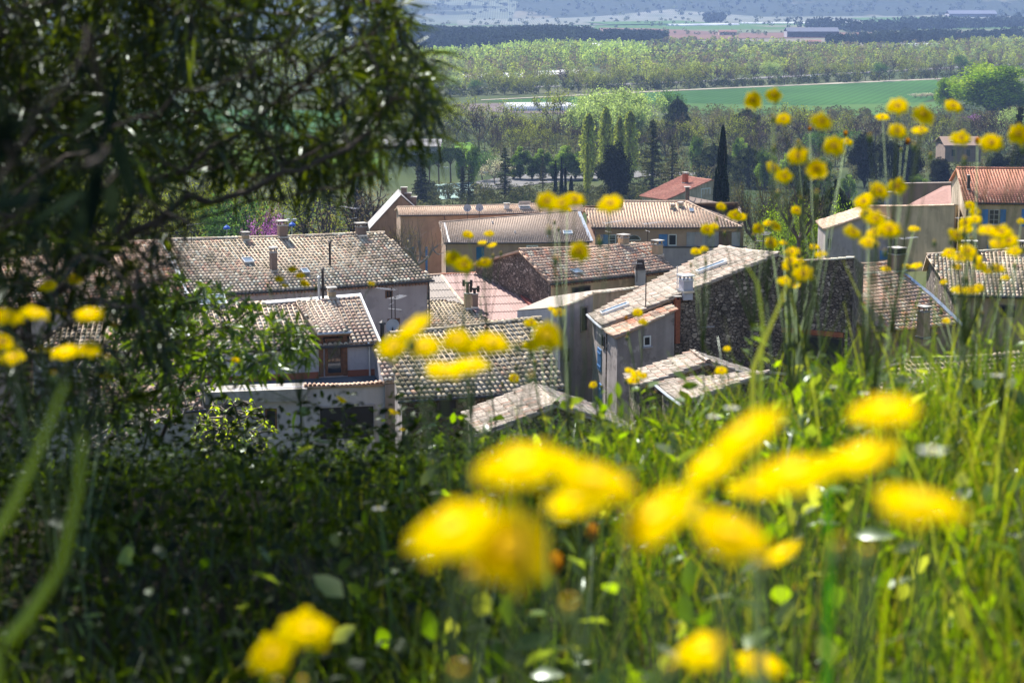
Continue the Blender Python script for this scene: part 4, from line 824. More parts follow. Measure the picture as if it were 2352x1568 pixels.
far_building('barn', 'long open-fronted blue-grey barn on the plain behind the riverside woods', 1808, 1927, 88, 9, 34, 'pale_grey_plaster', (.10, .11, .15), 'barn', True)
far_building('barn', 'second long low barn far off near the right edge, below the wooded hill', 2180, 2290, 46, 14, 50, 'pale_grey_plaster', (.12, .13, .18), 'barn', True)
far_building('farmhouse', 'red roofed farmhouse with a square tower on the ploughed plain', 1652, 1692, 83, 6, 14, 'beige_plaster', (.2, .09, .07), 'farmhouse')
far_building('farm_shed', 'dark brown farm sheds right of the towered farmhouse', 1815, 1850, 78, 7, 18, 'brown_plaster', (.2, .13, .12), 'shed')
far_building('farmhouse', 'small red roofed farmhouse at the left end of the red soil strip', 1395, 1412, 88, 5, 12, 'beige_plaster', (.24, .11, .09), 'farmhouse')
far_building('farmhouse', 'low red roofed farm near the open barn, edge of the woods', 1850, 1886, 104, 4, 12, 'beige_plaster', (.22, .1, .075), 'farmhouse')
v_ = PZ(2162, 372, 6)
H22 = far_building('house', 'hip roofed house with two white skylights standing apart among dark trees', 2170, 2252, 372, 5.5, 15, 'brown_plaster', (.24, .165, .125), 'house', z=6)
mb = MB(); p0_ = H22.location; uu = (PZ(2252, 372, 6)-PZ(2170, 372, 6)).normalized(); vv_ = Vector((-uu.y, uu.x, 0))
for q_ in (-3.2, 2.2):
    c_0 = p0_+uu*q_+vv_*3.2+Vector((0, 0, 5.5+3.2*.32+.25)); mb.box(c_0, (1.5, 1.6, .12), 'white_metal', uu)
mb.build('skylight', H22, H22)
for i, (x0, x1, yb, lb) in enumerate(((1250, 1395, 118, 'long white greenhouse strip behind the pale poplar plantation'), (1560, 1700, 62, 'white greenhouse tunnels left of the dark copse on the plain'), (1720, 1990, 58, 'very long white tunnel strip crossing the far plain'), (2020, 2180, 57, 'white tunnel strip above the dark hedge line'), (2120, 2352, 108, 'bright white tunnels behind the bare trees, right'), (1180, 1330, 256, 'white plastic tunnels at the near corner of the ploughed field'), (1990, 2100, 120, 'pale tunnels between the two riverside woods'))):
    A = PZ(x0, yb, 0); B = PZ(x1, yb-1.5, 0); u = (B-A).normalized(); v = Vector((-u.y, u.x, 0)); L = (B-A).length; mb = MB(); nseg = 8; kk = 4 if A.y < 2500 else 3; wd = 8 if A.y < 1500 else 14
    for t in range(kk):
        o_ = A+v*t*(wd+1); arc_ = [v*(wd/2-math.cos(q)*wd/2)+Vector((0, 0, math.sin(q)*(3.2 if A.y < 2500 else 5)-.1)) for q in np.linspace(0, math.pi, nseg)]
        for s_ in range(nseg-1): mb.face([o_+arc_[s_], o_+u*L+arc_[s_], o_+u*L+arc_[s_+1], o_+arc_[s_+1]], 'tunnel_plastic')
        mb.face([o_+p for p in arc_], 'tunnel_plastic'); mb.face([o_+u*L+p for p in arc_], 'tunnel_plastic')
    props(mb.build('greenhouse'), lb, 'greenhouse', 'white plastic greenhouses on the plain')
# -- lamps, poles, vehicles
def street_lamp(px, py, y, h, label, head='lamp_blue', group='lamp posts'):
    t = PY(px, py, y); z0 = G(t.x, t.y); root = empty('street_lamp', Vector((t.x, t.y, z0)), label, 'street lamp', group); mb = MB(); mb.tube([Vector((t.x, t.y, z0)), t], [.08, .05], 'zinc', 8); mb.build('pole', root, root)
    mb = MB(); mb.tube([t-Vector((0, 0, .1)), t+Vector((0, 0, .12)), t+Vector((0, 0, .32)), t+Vector((0, 0, .4))], [.42, .38, .12, .02], head, 14)
    if head != 'lamp_blue': mb = MB(); mb.box(t+Vector((-.45, 0, 0)), (.5, .35, .3), head); mb.box(t+Vector((.45, 0, 0)), (.5, .35, .3), head); mb.box(t, (1.2, .1, .1), 'zinc')
    mb.build('lamp_shade', root, root)
street_lamp(521, 524, 232, 6, 'blue shaded street lamp left of the purple blossoming tree'); street_lamp(671, 517, 232, 6, 'blue shaded street lamp right of the purple tree, beside the ridge chimney'); street_lamp(669, 505, 262, 6, 'pale headed street lamp standing just behind the right blue one', 'dish_grey')
street_lamp(1024, 385, 575, 9, 'tall twin floodlight mast beside the car park, in front of umbrella pines', 'dish_grey'); street_lamp(1116, 396, 610, 7, 'single car park lamp left of the tiered cedar', 'dish_grey'); street_lamp(1529, 262, 800, 8, 'distant lamp among the bare trees left of the white tunnels', 'dish_grey')
def utility_pole(px, yt, yb, z, label):
    b0 = PZ(px, yb, z); s = b0.y/F; hh = (yb-yt)*s; root = empty('utility_pole', b0, label, 'utility pole'); mb = MB(); mb.tube([b0, b0+Vector((0, 0, hh))], [.22, .14], 'wood_grey', 8); mb.build('post', root, root); mb = MB(); mb.box(b0+Vector((0, 0, hh-.4)), (2.4, .15, .15), 'wood_grey')
    for q in (-1, 0, 1): mb.tube([b0+Vector((q, 0, hh-.35)), b0+Vector((q, 0, hh-.05))], .08, 'white_metal', 6)
    mb.build('cross_arm', root, root)
utility_pole(2089, 245, 282, 0, 'dark wooden utility pole in front of the green field, right'); utility_pole(1143, 290, 352, 0, 'thin wooden pole at the edge of the bright green meadow')
def vehicle(px, pyb, z, L, W_, Ht, label, name='parked_car', cat='car', mat='car_white', van=False, yaw=0., group=None):
    p = PZ(px, pyb, z); root = empty(name, p, label, cat, group); mb = MB(); u = Vector((math.cos(yaw), math.sin(yaw), 0)); v = Vector((-u.y, u.x, 0))
    def sec(pts, m_, w2): mb.prism([p+u*x_+Vector((0, 0, z_))-v*w2 for x_, z_ in pts], v*2*w2, m_)
    l = L/2
    if van: sec([(-l, .35), (l, .35), (l, .9), (l*.85, 1.1), (l*.6, Ht), (-l, Ht)], mat, W_/2)
    else: sec([(-l, .3), (l, .3), (l, .7), (l*.45, .85), (l*.1, Ht), (-l*.6, Ht), (-l*.9, .85), (-l, .8)], mat, W_/2)
    mb.build('body', root, root); mb = MB(); w2 = W_/2+.01
    sec([(l*.35, .88), (l*.08, Ht-.1), (-l*.55, Ht-.1), (-l*.75, .88)] if not van else [(l*.8, 1.15), (l*.56, Ht-.15), (l*.1, Ht-.15), (l*.1, 1.15)], 'window_glass', w2); mb.build('window', root, root)
    for sx in (-.62, .62):
        for sv in (-1, 1):
            q_ = p+u*l*sx+v*sv*(W_/2-.1)+Vector((0, 0, .32)); mb = MB(); mb.tube([q_-v*.1, q_+v*.12], .32, 'tyre', 14); mb.build('wheel', root, root)
vehicle(1871, 180.5, 1.0, 6.5, 2.2, 2.8, 'white van driving on the road behind the green field', 'van', 'van', van=True, yaw=.3)
vehicle(1332, 381, 0, 5.6, 2.1, 2.3, 'white van parked behind the dark cypress group', 'van', 'van', van=True, yaw=.2, group='vehicles in the car park')
vehicle(1228, 400, 0, 4.2, 1.8, 1.45, 'white car parked left of the slim cypress pair, under the green trees', yaw=.4, group='vehicles in the car park'); vehicle(1262, 398, 0, 4.2, 1.8, 1.45, 'dark car parked just left of the cypress pair', mat='car_dark', yaw=.4, group='vehicles in the car park')
# ================================================================ trees
def leafcloud(rs, P, size, cols, var=.25, flat=0., elong=1.0, up=0., clump=None):
    """one small four-cornered leaf spray per point"""
    n = len(P); P = np.asarray(P)
    a = rs.normal(size=(n, 3)); a[:, 2] *= (1-flat); a[:, 2] += up*np.sign(rs.rand(n)-.0); a /= np.linalg.norm(a, axis=1, keepdims=True)
    b = rs.normal(size=(n, 3)); b[:, 2] *= (1-flat); b -= a*(a*b).sum(1, keepdims=True); b /= np.linalg.norm(b, axis=1, keepdims=True)
    s = size*rs.uniform(.6, 1.4, (n, 1)); a = a*s*elong; b = b*s*.7
    V = np.stack([P-a, P+b*.8-a*.1, P+a, P-b*.8+a*.15], 1).reshape(-1, 3); F_ = np.arange(n*4).reshape(n, 4)
    cols = np.asarray(cols, float); idx = rs.randint(0, len(cols), n) if clump is None else (clump % len(cols))
    T = cols[idx]*rs.uniform(1-var, 1+var, (n, 1))
    if clump is not None: T = T*rs.uniform(.6, 1.4, (int(np.max(clump))+1, 1))[clump]
    return V, [F_], T
def limbs(rs, h, r0, spread, levels, nch, start=.25, up=.35, len0=.34, curve=.2, wander=.12):
    segs = []; tips = []
    def rec(p, d, L, r, lv):
        k = 3; q = p; pts = [q]; dd = d
        for i in range(k):
            dd = (dd+Vector(rs.normal(size=3))*wander+Vector((0, 0, curve*.25))).normalized(); q = q+dd*(L/k); pts.append(q)
        segs.append((pts, r, r*.6, lv))
        if lv >= levels: tips.append((pts[-1], dd)); tips.append((pts[1], dd)); return
        m_ = nch[min(lv, len(nch)-1)]
        for j in range(m_):
            t = rs.uniform(.35, 1.0) if j else 1.0; b_ = pts[min(k, max(1, int(round(t*k))))]
            o = Vector(rs.normal(size=3)); o = (o-dd*o.dot(dd)).normalized(); nd = (dd*(1-spread*.5)+o*spread*rs.uniform(.6, 1.2)+Vector((0, 0, up*.4))).normalized()
            rec(b_, nd, L*rs.uniform(.6, .85), r*.6, lv+1)
    pts = [Vector((0, 0, 0)), Vector((.02*h*rs.normal(), .02*h*rs.normal(), h*start))]; segs.append((pts, r0, r0*.8, 0))
    for j in range(nch[0]+1):
        an = 2*math.pi*(j+rs.rand()*.5)/(nch[0]+1); d = Vector((math.cos(an)*spread, math.sin(an)*spread, .75+rs.rand()*.5)).normalized(); rec(pts[1]-Vector((0, 0, h*start*.15*rs.rand())), d, h*len0, r0*.6, 1)
    return segs, tips
def segmesh(segs, col, name, minr=.02):
    mb = MB()
    for pts, r0, r1, lv in segs:
        mb.ct = tuple(np.array(col)*(1+.12*math.sin(lv*5+r0*90))); k = 6 if lv == 0 else (4 if lv < 3 else 3); n_ = len(pts)-1
        mb.tube(pts, [max(minr, r0+(r1-r0)*i/n_) for i in range(n_+1)], 'bark', k, cap=False)
    return mb.mesh(name)
PROTO = {}
def proto(kind, v, trunk, crown): PROTO.setdefault(kind, []).append((trunk, crown))
def mk_dec(kind, seed, h, cols, nleaf, size, spread=.7, levels=4, nch=(4, 3, 3, 2), barkc=(.13, .1, .085), jit=.35, r0=.22, twig=True, leafmat='leaf_tree', up=.35, start=.22, minr=.035, len0=.3):
    rs = np.random.RandomState(seed); segs, tips = limbs(rs, h, r0, spread, levels, nch, start, up, len0)
    top = max(t[0].z for t in tips); k = h/top; 
    segs = [([p*k for p in pts], a, b_, lv) for pts, a, b_, lv in segs]; T = np.array([tuple(t[0]*k) for t in tips]); idx = rs.randint(0, len(T), nleaf)
    P = T[idx]+rs.normal(size=(nleaf, 3))*jit; V, Fs, C_ = leafcloud(rs, P, size, cols, .3, clump=idx//2)
    proto(kind, h, segmesh(segs, barkc, 'trunk', minr), rawmesh('crown', V, Fs, leafmat, C_))
BUD = [(.27, .29, .05), (.22, .24, .055), (.32, .34, .07), (.17, .16, .06)]
for s in (1, 2, 3): mk_dec('budding', s, 12, BUD, 3000, .19, .75, 4, start=.12, jit=.5, barkc=(.06, .05, .042), minr=.07)
for s in (4, 5, 6): mk_dec('bare', s, 12, [(.15, .105, .085), (.12, .09, .08), (.18, .14, .1)], 900, .15, .7, 4, (4, 3, 3, 3), (.07, .052, .046), .4, minr=.075)
for s in (7, 8): mk_dec('leafy', s, 12, [(.10, .19, .06), (.07, .14, .05), (.14, .24, .07), (.05, .10, .04)], 3600, .2, .6, 4, (4, 4, 3, 2), jit=.55, r0=.25)
mk_dec('silver', 9, 12, [(.36, .44, .2), (.28, .36, .16), (.44, .5, .26)], 4600, .2, .55, 4, (4, 3, 3, 3), jit=.5)
mk_dec('lime', 10, 6, [(.30, .42, .03), (.22, .34, .02), (.36, .46, .06)], 5200, .10, .9, 4, (5, 4, 3, 3), jit=.35, r0=.16, start=.15, minr=.02)
mk_dec('blossom', 11, 6, [(.62, .55, .55), (.7, .66, .66), (.5, .42, .4)], 1800, .10, .75, 4, jit=.3, r0=.14)
mk_dec('judas', 12, 5.5, [(.5, .17, .72), (.6, .24, .8), (.4, .12, .56)], 4200, .06, .75, 4, (5, 4, 4, 2), (.07, .05, .05), .15, .12, minr=.015, start=.12)
mk_dec('green_big', 13, 22, [(.10, .19, .025), (.075, .15, .02), (.135, .24, .03), (.05, .10, .018)], 14000, .26, .75, 5, (5, 4, 4, 3, 2), jit=.9, r0=.5, start=.12)
def column(kind, seed, h, w_, cols, n, size, mat='leaf_tree', shape=lambda t: math.sin(min(1, t*1.15+.05)*math.pi)**.5, barkc=(.12, .1, .08), hollow=.5, elong=1.6):
    rs = np.random.RandomState(seed); t = rs.rand(n)**.8; ph = rs.rand(n)*2*math.pi; ww = np.array([max(.03, shape(x)) for x in t]); lump = 1+.16*np.sin(t*23+ph*2+seed)+.12*np.sin(ph*5+t*9)
    r = w_/2*ww*lump*(hollow+(1-hollow)*rs.rand(n)**.5); P = np.stack([r*np.cos(ph), r*np.sin(ph), .04*h+t*h*.96], 1)
    V, Fs, C_ = leafcloud(rs, P, size, cols, .3, up=1.2, elong=elong, clump=((ph*3).astype(int)+(t*12).astype(int)*19)); mb = MB(); mb.ct = barkc; mb.tube([(0, 0, 0), (0, 0, h*.5), (0, 0, h*.93)], [w_*.06+.08, w_*.04+.05, .03], 'bark', 6, cap=False)
    for k in range(18):
        z = h*(.08+.04*k); a = k*2.4; mb.tube([(0, 0, z), (math.cos(a)*w_*.25, math.sin(a)*w_*.25, z+h*.12), (math.cos(a)*w_*.33, math.sin(a)*w_*.33, z+h*.22)], [.07, .045, .02], 'bark', 3, cap=False)
    proto(kind, h, mb.mesh('trunk'), rawmesh('crown', V, Fs, mat, C_))
column('cypress', 21, 14, 3.0, [(.018, .032, .014), (.028, .045, .02), (.012, .022, .01)], 7000, .16, 'leaf_dark', shape=lambda t: (min(1, t*5+.35))*(1-t)**.55*1.05, hollow=.75)
column('cypress', 22, 14, 2.4, [(.018, .032, .014), (.028, .045, .02), (.012, .022, .01)], 6000, .16, 'leaf_dark', shape=lambda t: (min(1, t*5+.35))*(1-t)**.6, hollow=.75)
column('poplar', 23, 20, 4.4, [(.38, .42, .1), (.3, .34, .09), (.46, .5, .14), (.2, .2, .08)], 3400, .24, hollow=.1, shape=lambda t: min(1, t*3+.2)*(1-t**4)**.6)
column('poplar', 24, 20, 3.6, [(.4, .43, .1), (.32, .35, .09), (.22, .22, .07)], 4200, .2, hollow=.15, shape=lambda t: min(1, t*3+.2)*(1-t**4)**.6)
column('holm_oak', 26, 9, 8.5, [(.075, .095, .03), (.045, .06, .02), (.11, .13, .045), (.025, .034, .012)], 12000, .17, 'leaf_dark', shape=lambda t: (math.sin(min(1, t*.8+.25)*math.pi)**.5), hollow=.7, elong=1.1)
def conifer(kind, seed, h, w_, cols, tiers, npt, size, droop=-.1, sparse=1., barkc=(.06, .05, .045), top=.0):
    rs = np.random.RandomState(seed); P = []; mb = MB(); mb.ct = barkc; mb.tube([(0, 0, 0), (0, 0, h*.6), (0, 0, h*.98)], [w_*.035+.1, w_*.02+.06, .03], 'bark', 6, cap=False); ci = []
    for i in range(tiers):
        t = .12+.86*i/tiers; z = h*t; R_ = w_/2*(1-t)**.8*rs.uniform(.75, 1.15)+.25; nb = 5+int(rs.rand()*3)
        for j in range(nb):
            if rs.rand() > sparse: continue
            a = rs.rand()*6.28; L = R_*rs.uniform(.65, 1.1); e = Vector((math.cos(a)*L, math.sin(a)*L, z+L*(droop+.22*rs.rand()))); mb.tube([(0, 0, z), tuple(Vector((0, 0, z)).lerp(e, .6)+Vector((0, 0, L*.08))), e], [.07, .05, .02], 'bark', 3, cap=False)
            u = rs.rand(npt)**.7; q = np.array([0, 0, z])[None]*(1-u[:, None])+np.array(e)[None]*u[:, None]; wd = .12+.28*np.sin(u*3)*L*.5
            q = q+np.stack([-math.sin(a)*rs.normal(size=npt)*wd*.8, math.cos(a)*rs.normal(size=npt)*wd*.8, rs.normal(size=npt)*.1+.08], 1); P.append(q); ci += [i+j]*npt
    P = np.concatenate(P); V, Fs, C_ = leafcloud(rs, P, size, cols, .3, flat=.55, clump=np.array(ci)); proto(kind, h, mb.mesh('trunk'), rawmesh('crown', V, Fs, 'leaf_dark', C_))
conifer('cedar', 31, 17, 11, [(.11, .12, .04), (.075, .085, .03), (.15, .155, .055), (.04, .046, .018)], 26, 46, .2)
conifer('cedar', 32, 16, 9, [(.10, .10, .035), (.065, .07, .026), (.14, .13, .05)], 20, 40, .2, sparse=.7)
conifer('spruce', 33, 15, 9.5, [(.045, .05, .02), (.065, .07, .026), (.09, .09, .035)], 26, 60, .2, -.2)
def pine(kind, seed, h, w_, cols, n, size, flat=.38):
    rs = np.random.RandomState(seed); mb = MB(); mb.ct = (.12, .08, .06); c = []
    for j in range(13): a = rs.rand()*6.28; r = w_*.36*math.sqrt(rs.rand()); c.append((math.cos(a)*r, math.sin(a)*r, h*(.72+.16*rs.rand())))
    mb.tube([(0, 0, 0), (.2, 0, h*.5), (0, 0, h*.7)], [.28, .22, .16], 'bark', 6, cap=False)
    for q in c: mb.tube([(.1, 0, h*.5), (q[0]*.5, q[1]*.5, h*.63), q], [.12, .08, .03], 'bark', 3, cap=False)
    idx = rs.randint(0, len(c), n); d = rs.normal(size=(n, 3)); d /= np.linalg.norm(d, axis=1, keepdims=True); P = np.array(c)[idx]+d*np.array([1, 1, flat*1.4])*w_*.23*rs.uniform(.75, 1.1, (n, 1))
    V, Fs, C_ = leafcloud(rs, P, size, cols, .3, clump=idx); proto(kind, h, mb.mesh('trunk'), rawmesh('crown', V, Fs, 'leaf_dark', C_))
pine('umbrella_pine', 41, 11, 10, [(.05, .08, .02), (.08, .12, .03), (.03, .045, .014)], 7000, .17)
def roundtree(kind, seed, h, w_, cols, n, size, ncl=26, z0=.06, mat='leaf_tree', trunks=1):
    rs = np.random.RandomState(seed); mb = MB(); mb.ct = (.11, .09, .07); c = []
    for j in range(ncl):
        d = rs.normal(size=3); d /= np.linalg.norm(d); r = rs.uniform(.4, 1); c.append((d[0]*r*w_*.38, d[1]*r*w_*.38, h*(z0+(1-z0)*.48)+d[2]*r*h*(1-z0)*.42))
    for q in c[:16]: mb.tube([(0, 0, 0 if q[2] < h*.55 else h*.1), (q[0]*.4, q[1]*.4, q[2]*.55), q], [.16, .1, .04], 'bark', 4, cap=False)
    mb.tube([(0, 0, 0), (0, 0, h*.5)], [.25, .15], 'bark', 6, cap=False); idx = rs.randint(0, ncl, n); d = rs.normal(size=(n, 3)); d /= np.linalg.norm(d, axis=1, keepdims=True)
    cr = rs.uniform(.12, .23, ncl)*w_*(26/ncl)**.28; P = np.array(c)[idx]+d*cr[idx][:, None]*np.array([1, 1, 1.05])*rs.uniform(.55, 1.08, (n, 1)); V, Fs, C_ = leafcloud(rs, P, size, cols, .3, clump=idx); proto(kind, h, mb.mesh('trunk'), rawmesh('crown', V, Fs, mat, C_))
roundtree('ash_green', 51, 12, 8, [(.18, .26, .06), (.12, .19, .04), (.24, .33, .08), (.06, .1, .03)], 6000, .2)
roundtree('ash_green', 52, 12, 7, [(.17, .25, .05), (.11, .17, .035), (.23, .31, .07), (.06, .1, .03)], 6000, .2, 30)
roundtree('grey_bush', 53, 4.5, 5, [(.13, .15, .11), (.09, .11, .08), (.17, .19, .15)], 4500, .1, 22, .1, 'leaf_dark')
roundtree('dark_evergreen', 25, 14, 9.5, [(.028, .034, .012), (.04, .048, .016), (.014, .018, .007)], 15000, .2, 60, .02, 'leaf_dark')
roundtree('dark_evergreen', 27, 14, 8, [(.03, .038, .013), (.045, .056, .018), (.014, .018, .007)], 13000, .2, 44, .02, 'leaf_dark')
roundtree('green_big', 54, 22, 19, [(.32, .44, .04), (.24, .36, .03), (.4, .5, .06), (.12, .2, .02)], 26000, .3, 110, .02)
def plane_tree(kind, seed, h, twigs=220, col=(.26, .22, .19)):
    rs = np.random.RandomState(seed); segs = []; kn = []; segs.append(([Vector((0, 0, 0)), Vector((.1, 0, h*.33)), Vector((0, .05, h*.42))], .26, .2, 0))
    for j in range(5):
        a = j*1.26+rs.rand(); p = Vector((0, 0, h*.4)); pts = [p]; d = Vector((math.cos(a), math.sin(a), .55)).normalized()
        for i in range(4): d = (d+Vector(rs.normal(size=3))*.28+Vector((0, 0, .18))).normalized(); p = p+d*h*.11; pts.append(p); kn.append(p)
        segs.append((pts, .16, .08, 1))
        for i in (1, 2, 3):
            q = pts[i]; d2 = (d+Vector(rs.normal(size=3))*.7).normalized(); p2 = [q, q+d2*h*.08, q+d2*h*.15+Vector((0, 0, .1))]; segs.append((p2, .09, .06, 2)); kn.append(p2[-1])
    for k in range(twigs):
        q = kn[rs.randint(len(kn))]; d = (Vector(rs.normal(size=3))*.55+Vector((q.x*.3, q.y*.3, 1.0))).normalized(); L = h*rs.uniform(.12, .3); segs.append(([q, q+d*L*.5, q+d*L+Vector(rs.normal(size=3))*.12], .02, .008, 3))
    P = np.array([tuple(s[0][-1].lerp(s[0][0], rs.rand()*.6)) for s in segs[-twigs:]]*3)+rs.normal(size=(twigs*3, 3))*.1; V, Fs, C_ = leafcloud(rs, P, .045, [(.28, .22, .06), (.2, .17, .06)], .3); proto(kind, h, segmesh(segs, col, 'trunk', .012), rawmesh('crown', V, Fs, 'leaf_tree', C_))
plane_tree('pollard', 61, 7.5); plane_tree('pollard', 62, 7.5, 320, (.12, .095, .085))
NAMES = {'budding': ('budding_tree', 'yellow-green budding tree'), 'bare': ('bare_tree', 'bare purple-brown tree'), 'leafy': ('leafy_tree', 'fresh green leafy tree'), 'silver': ('willow_tree', 'silvery green tree'), 'lime': ('lime_green_tree', 'vivid lime green tree'),
 'blossom': ('blossom_tree', 'white blossoming tree'), 'judas': ('judas_tree', 'purple blossoming tree'), 'green_big': ('poplar_tree', 'huge round bright green tree'), 'cypress': ('cypress_tree', 'slim dark cypress'), 'poplar': ('poplar_tree', 'tall thin golden-green poplar'),
 'dark_evergreen': ('evergreen_tree', 'broad nearly black evergreen'), 'holm_oak': ('holm_oak', 'dense dark green oak'), 'cedar': ('cedar_tree', 'tiered olive cedar'), 'spruce': ('spruce_tree', 'dark drooping conifer'), 'umbrella_pine': ('pine_tree', 'umbrella pine with a flat dark crown'),
 'ash_green': ('green_tree', 'blue-green rounded tree'), 'grey_bush': ('olive_bush', 'grey-green round bush'), 'pollard': ('plane_tree', 'bare pollarded plane tree')}
HT = {'budding': 12, 'bare': 12, 'leafy': 12, 'silver': 12, 'lime': 6, 'blossom': 6, 'judas': 5.5, 'green_big': 22, 'cypress': 14, 'poplar': 20, 'dark_evergreen': 14, 'holm_oak': 9, 'cedar': 17, 'spruce': 15, 'umbrella_pine': 11, 'ash_green': 12, 'grey_bush': 4.5, 'pollard': 7.5}
TR = random.Random(5); TREES = []
def plant(kind, px, ytop, ybase=None, z=None, Y=None, wscale=None, label=None, band=None, v=None):
    """a tree whose foot is on the ground at this spot and whose height reaches the photo row ytop"""
    if Y is None:
        p = PZ(px, ybase, z if z is not None else 0); Y = p.y
    p = PY(px, ytop, Y); z0 = G(p.x, Y)-.1; h = max(1.5, p.z-z0); ks = h/HT[kind]; ws = wscale if wscale else ks*TR.uniform(.88, 1.12)
    TREES.append([kind, px, Vector((p.x, Y, z0)), (ws, ws*TR.uniform(.9, 1.1), ks), TR.uniform(0, 6.28), label, band, v])
def flush_trees():
    from collections import defaultdict
    cnt = defaultdict(list)
    for t in TREES: cnt[(t[0], t[6])].append(t)
    O1 = ['', 'second', 'third', 'fourth', 'fifth', 'sixth', 'seventh', 'eighth', 'ninth', 'tenth', 'eleventh', 'twelfth', 'thirteenth', 'fourteenth', 'fifteenth', 'sixteenth', 'seventeenth', 'eighteenth', 'nineteenth', 'twentieth']
    ORD = [q+' ' for q in O1]+['twenty-'+('first' if q == 0 else O1[q])+' ' for q in range(9)]+['thirtieth ']+['thirty-'+('first' if q == 0 else O1[q])+' ' for q in range(9)]
    for key, L in cnt.items():
        L.sort(key=lambda t: t[1])
        for i, (kind, px, loc, sc_, rot, label, band, v) in enumerate(L):
            nm, desc = NAMES[kind]; pr = PROTO[kind][(v if v is not None else i) % len(PROTO[kind])]
            lab = label or (('%s %s' % (desc, band)) if len(L) == 1 else ('%s%s from the left %s' % ('first ' if i == 0 else ORD[i], desc, band)))
            o = empty(nm, loc, lab, 'tree', band and ('trees '+band)); o.scale = sc_; o.rotation_euler = (0, 0, rot)
            for nme, me in (('trunk', pr[0]), ('crown', pr[1])): obj(nme, me, o)
# row along the far edge of the green field
b1 = 'in the row beyond the green field'
x = 1010; k = 0
while x < 2360:
    yb = 222-(x-1100)*.0365+TR.uniform(-3, 1); kind = TR.choices(['budding', 'bare', 'leafy', 'silver'], [6, 4, 2.2, 1])[0]; plant(kind, x, yb-TR.uniform(34, 58), yb-2, band=b1, v=None); x += TR.uniform(22, 38)
# trees between the village and the field
b2 = 'between the village and the field'
for px, yt, yb, kd in ((1010, 235, 330, 'budding'), (1048, 222, 322, 'budding'), (1100, 238, 345, 'bare'), (1150, 232, 330, 'budding'), (1180, 262, 350, 'bare'), (1215, 255, 340, 'budding'), (1285, 208, 322, 'budding'), (1262, 268, 345, 'bare'), (1310, 262, 336, 'bare'), (1345, 240, 330, 'budding'), (1238, 290, 350, 'budding'),
    (1190, 292, 355, 'budding'), (1320, 285, 345, 'bare'), (1130, 283, 352, 'bare'), (1375, 270, 340, 'budding'), (1560, 262, 350, 'bare'), (1590, 270, 352, 'budding'), (1640, 272, 350, 'bare'), (1680, 262, 350, 'budding'), (1715, 258, 345, 'bare'), (1770, 262, 345, 'bare'), (1820, 240, 340, 'budding'), (1850, 268, 350, 'bare'),
    (1740, 290, 370, 'bare'), (1910, 262, 350, 'budding'), (1965, 268, 350, 'bare'), (2010, 262, 355, 'bare'), (1880, 300, 380, 'leafy'), (1940, 300, 380, 'leafy'), (2140, 262, 350, 'budding'), (2165, 250, 330, 'bare'), (2265, 250, 345, 'bare'), (2300, 258, 350, 'bare'), (2330, 248, 340, 'silver'), (2235, 262, 335, 'bare'), (1500, 268, 350, 'budding'), (1455, 285, 360, 'bare'), (1430, 250, 345, 'bare'), (1530, 290, 370, 'bare'), (1800, 300, 385, 'bare')):
    plant(kd, px, yt, yb, band=b2)
for px, yt, yb in ((1395, 204, 345), (1418, 208, 350), (1440, 202, 348), (1458, 206, 345), (1372, 222, 352), (1352, 236, 350), (1405, 230, 362), (1448, 232, 362)): plant('silver', px, yt, yb, band='in the pale wind-blown group above the dark evergreen')
for px, yt, yb, v in ((1352, 262, 430, 0), (1392, 246, 420, 0), (1424, 268, 430, 1), (1447, 256, 420, 0)): plant('poplar', px, yt, yb, band='right of the cypress trio', v=v, wscale=TR.uniform(1.2, 1.7))
plant('green_big', 2285, 134, 268, label='huge round bright green poplar rising over the field at the right', wscale=2.7, v=1)
plant('green_big', 2180, 170, 250, label='smaller bright green tree hugging the left side of the huge one', wscale=1.0, v=1)
for px, yt in ((2102, 214), (2116, 213), (2128, 214), (2142, 213), (2160, 214)): plant('blossom', px, yt, 226, band='in the blossoming orchard row on the green field', wscale=1.25)
plant('leafy', 1538, 210, 300, label='yellow-green leafy tree standing up in front of the green field'); plant('holm_oak', 1556, 222, 330, label='dark rounded evergreen in front of the green field', wscale=1.2); plant('holm_oak', 1716, 248, 330, label='small dark evergreen under the lone daisy pair')
plant('ash_green', 1086, 318, 430, label='tall blue-green tree behind the car park lamp', v=0, wscale=.72); plant('ash_green', 1062, 335, 420, label='lower blue-green tree left of the car park lamp', v=1); plant('leafy', 1108, 345, 415, label='small bright green tree beside the tall blue-green one')
for px, yt in ((1195, 330), (1222, 352), (1243, 336), (1270, 355), (1298, 328), (1322, 342), (1344, 350), (1180, 356)): plant('ash_green', px, yt, 412, band='in the row behind the car park', wscale=1.15)
for px, yt, yb in ((1035, 335, 420), (1008, 345, 425), (985, 350, 430), (960, 352, 440)): plant('umbrella_pine', px, yt, yb, band='left of the floodlight mast')
plant('blossom', 1137, 362, 425, label='white flowering tree left of the tiered cedar', wscale=1.5)
plant('cedar', 1160, 335, 462, label='tall tiered olive cedar with a straight dark trunk, centre', v=0, wscale=.85); plant('cedar', 1247, 352, 440, label='thin open cedar left of the cypress trio', v=1, wscale=.55); plant('cedar', 1076, 370, 470, label='brown-tinged cedar behind the satellite dishes', v=1, wscale=.8); plant('spruce', 966, 352, 480, label='dark drooping conifer above the chapel', wscale=.9); plant('spruce', 1062, 380, 470, label='narrow dark conifer in front of the umbrella pines', wscale=.45)
plant('cedar', 1500, 270, 460, label='big olive cedar with pale broken limbs, right of the black evergreen', v=0, wscale=1.15); plant('cedar', 1545, 300, 455, label='second olive cedar over the red villa', v=1, wscale=1.1)
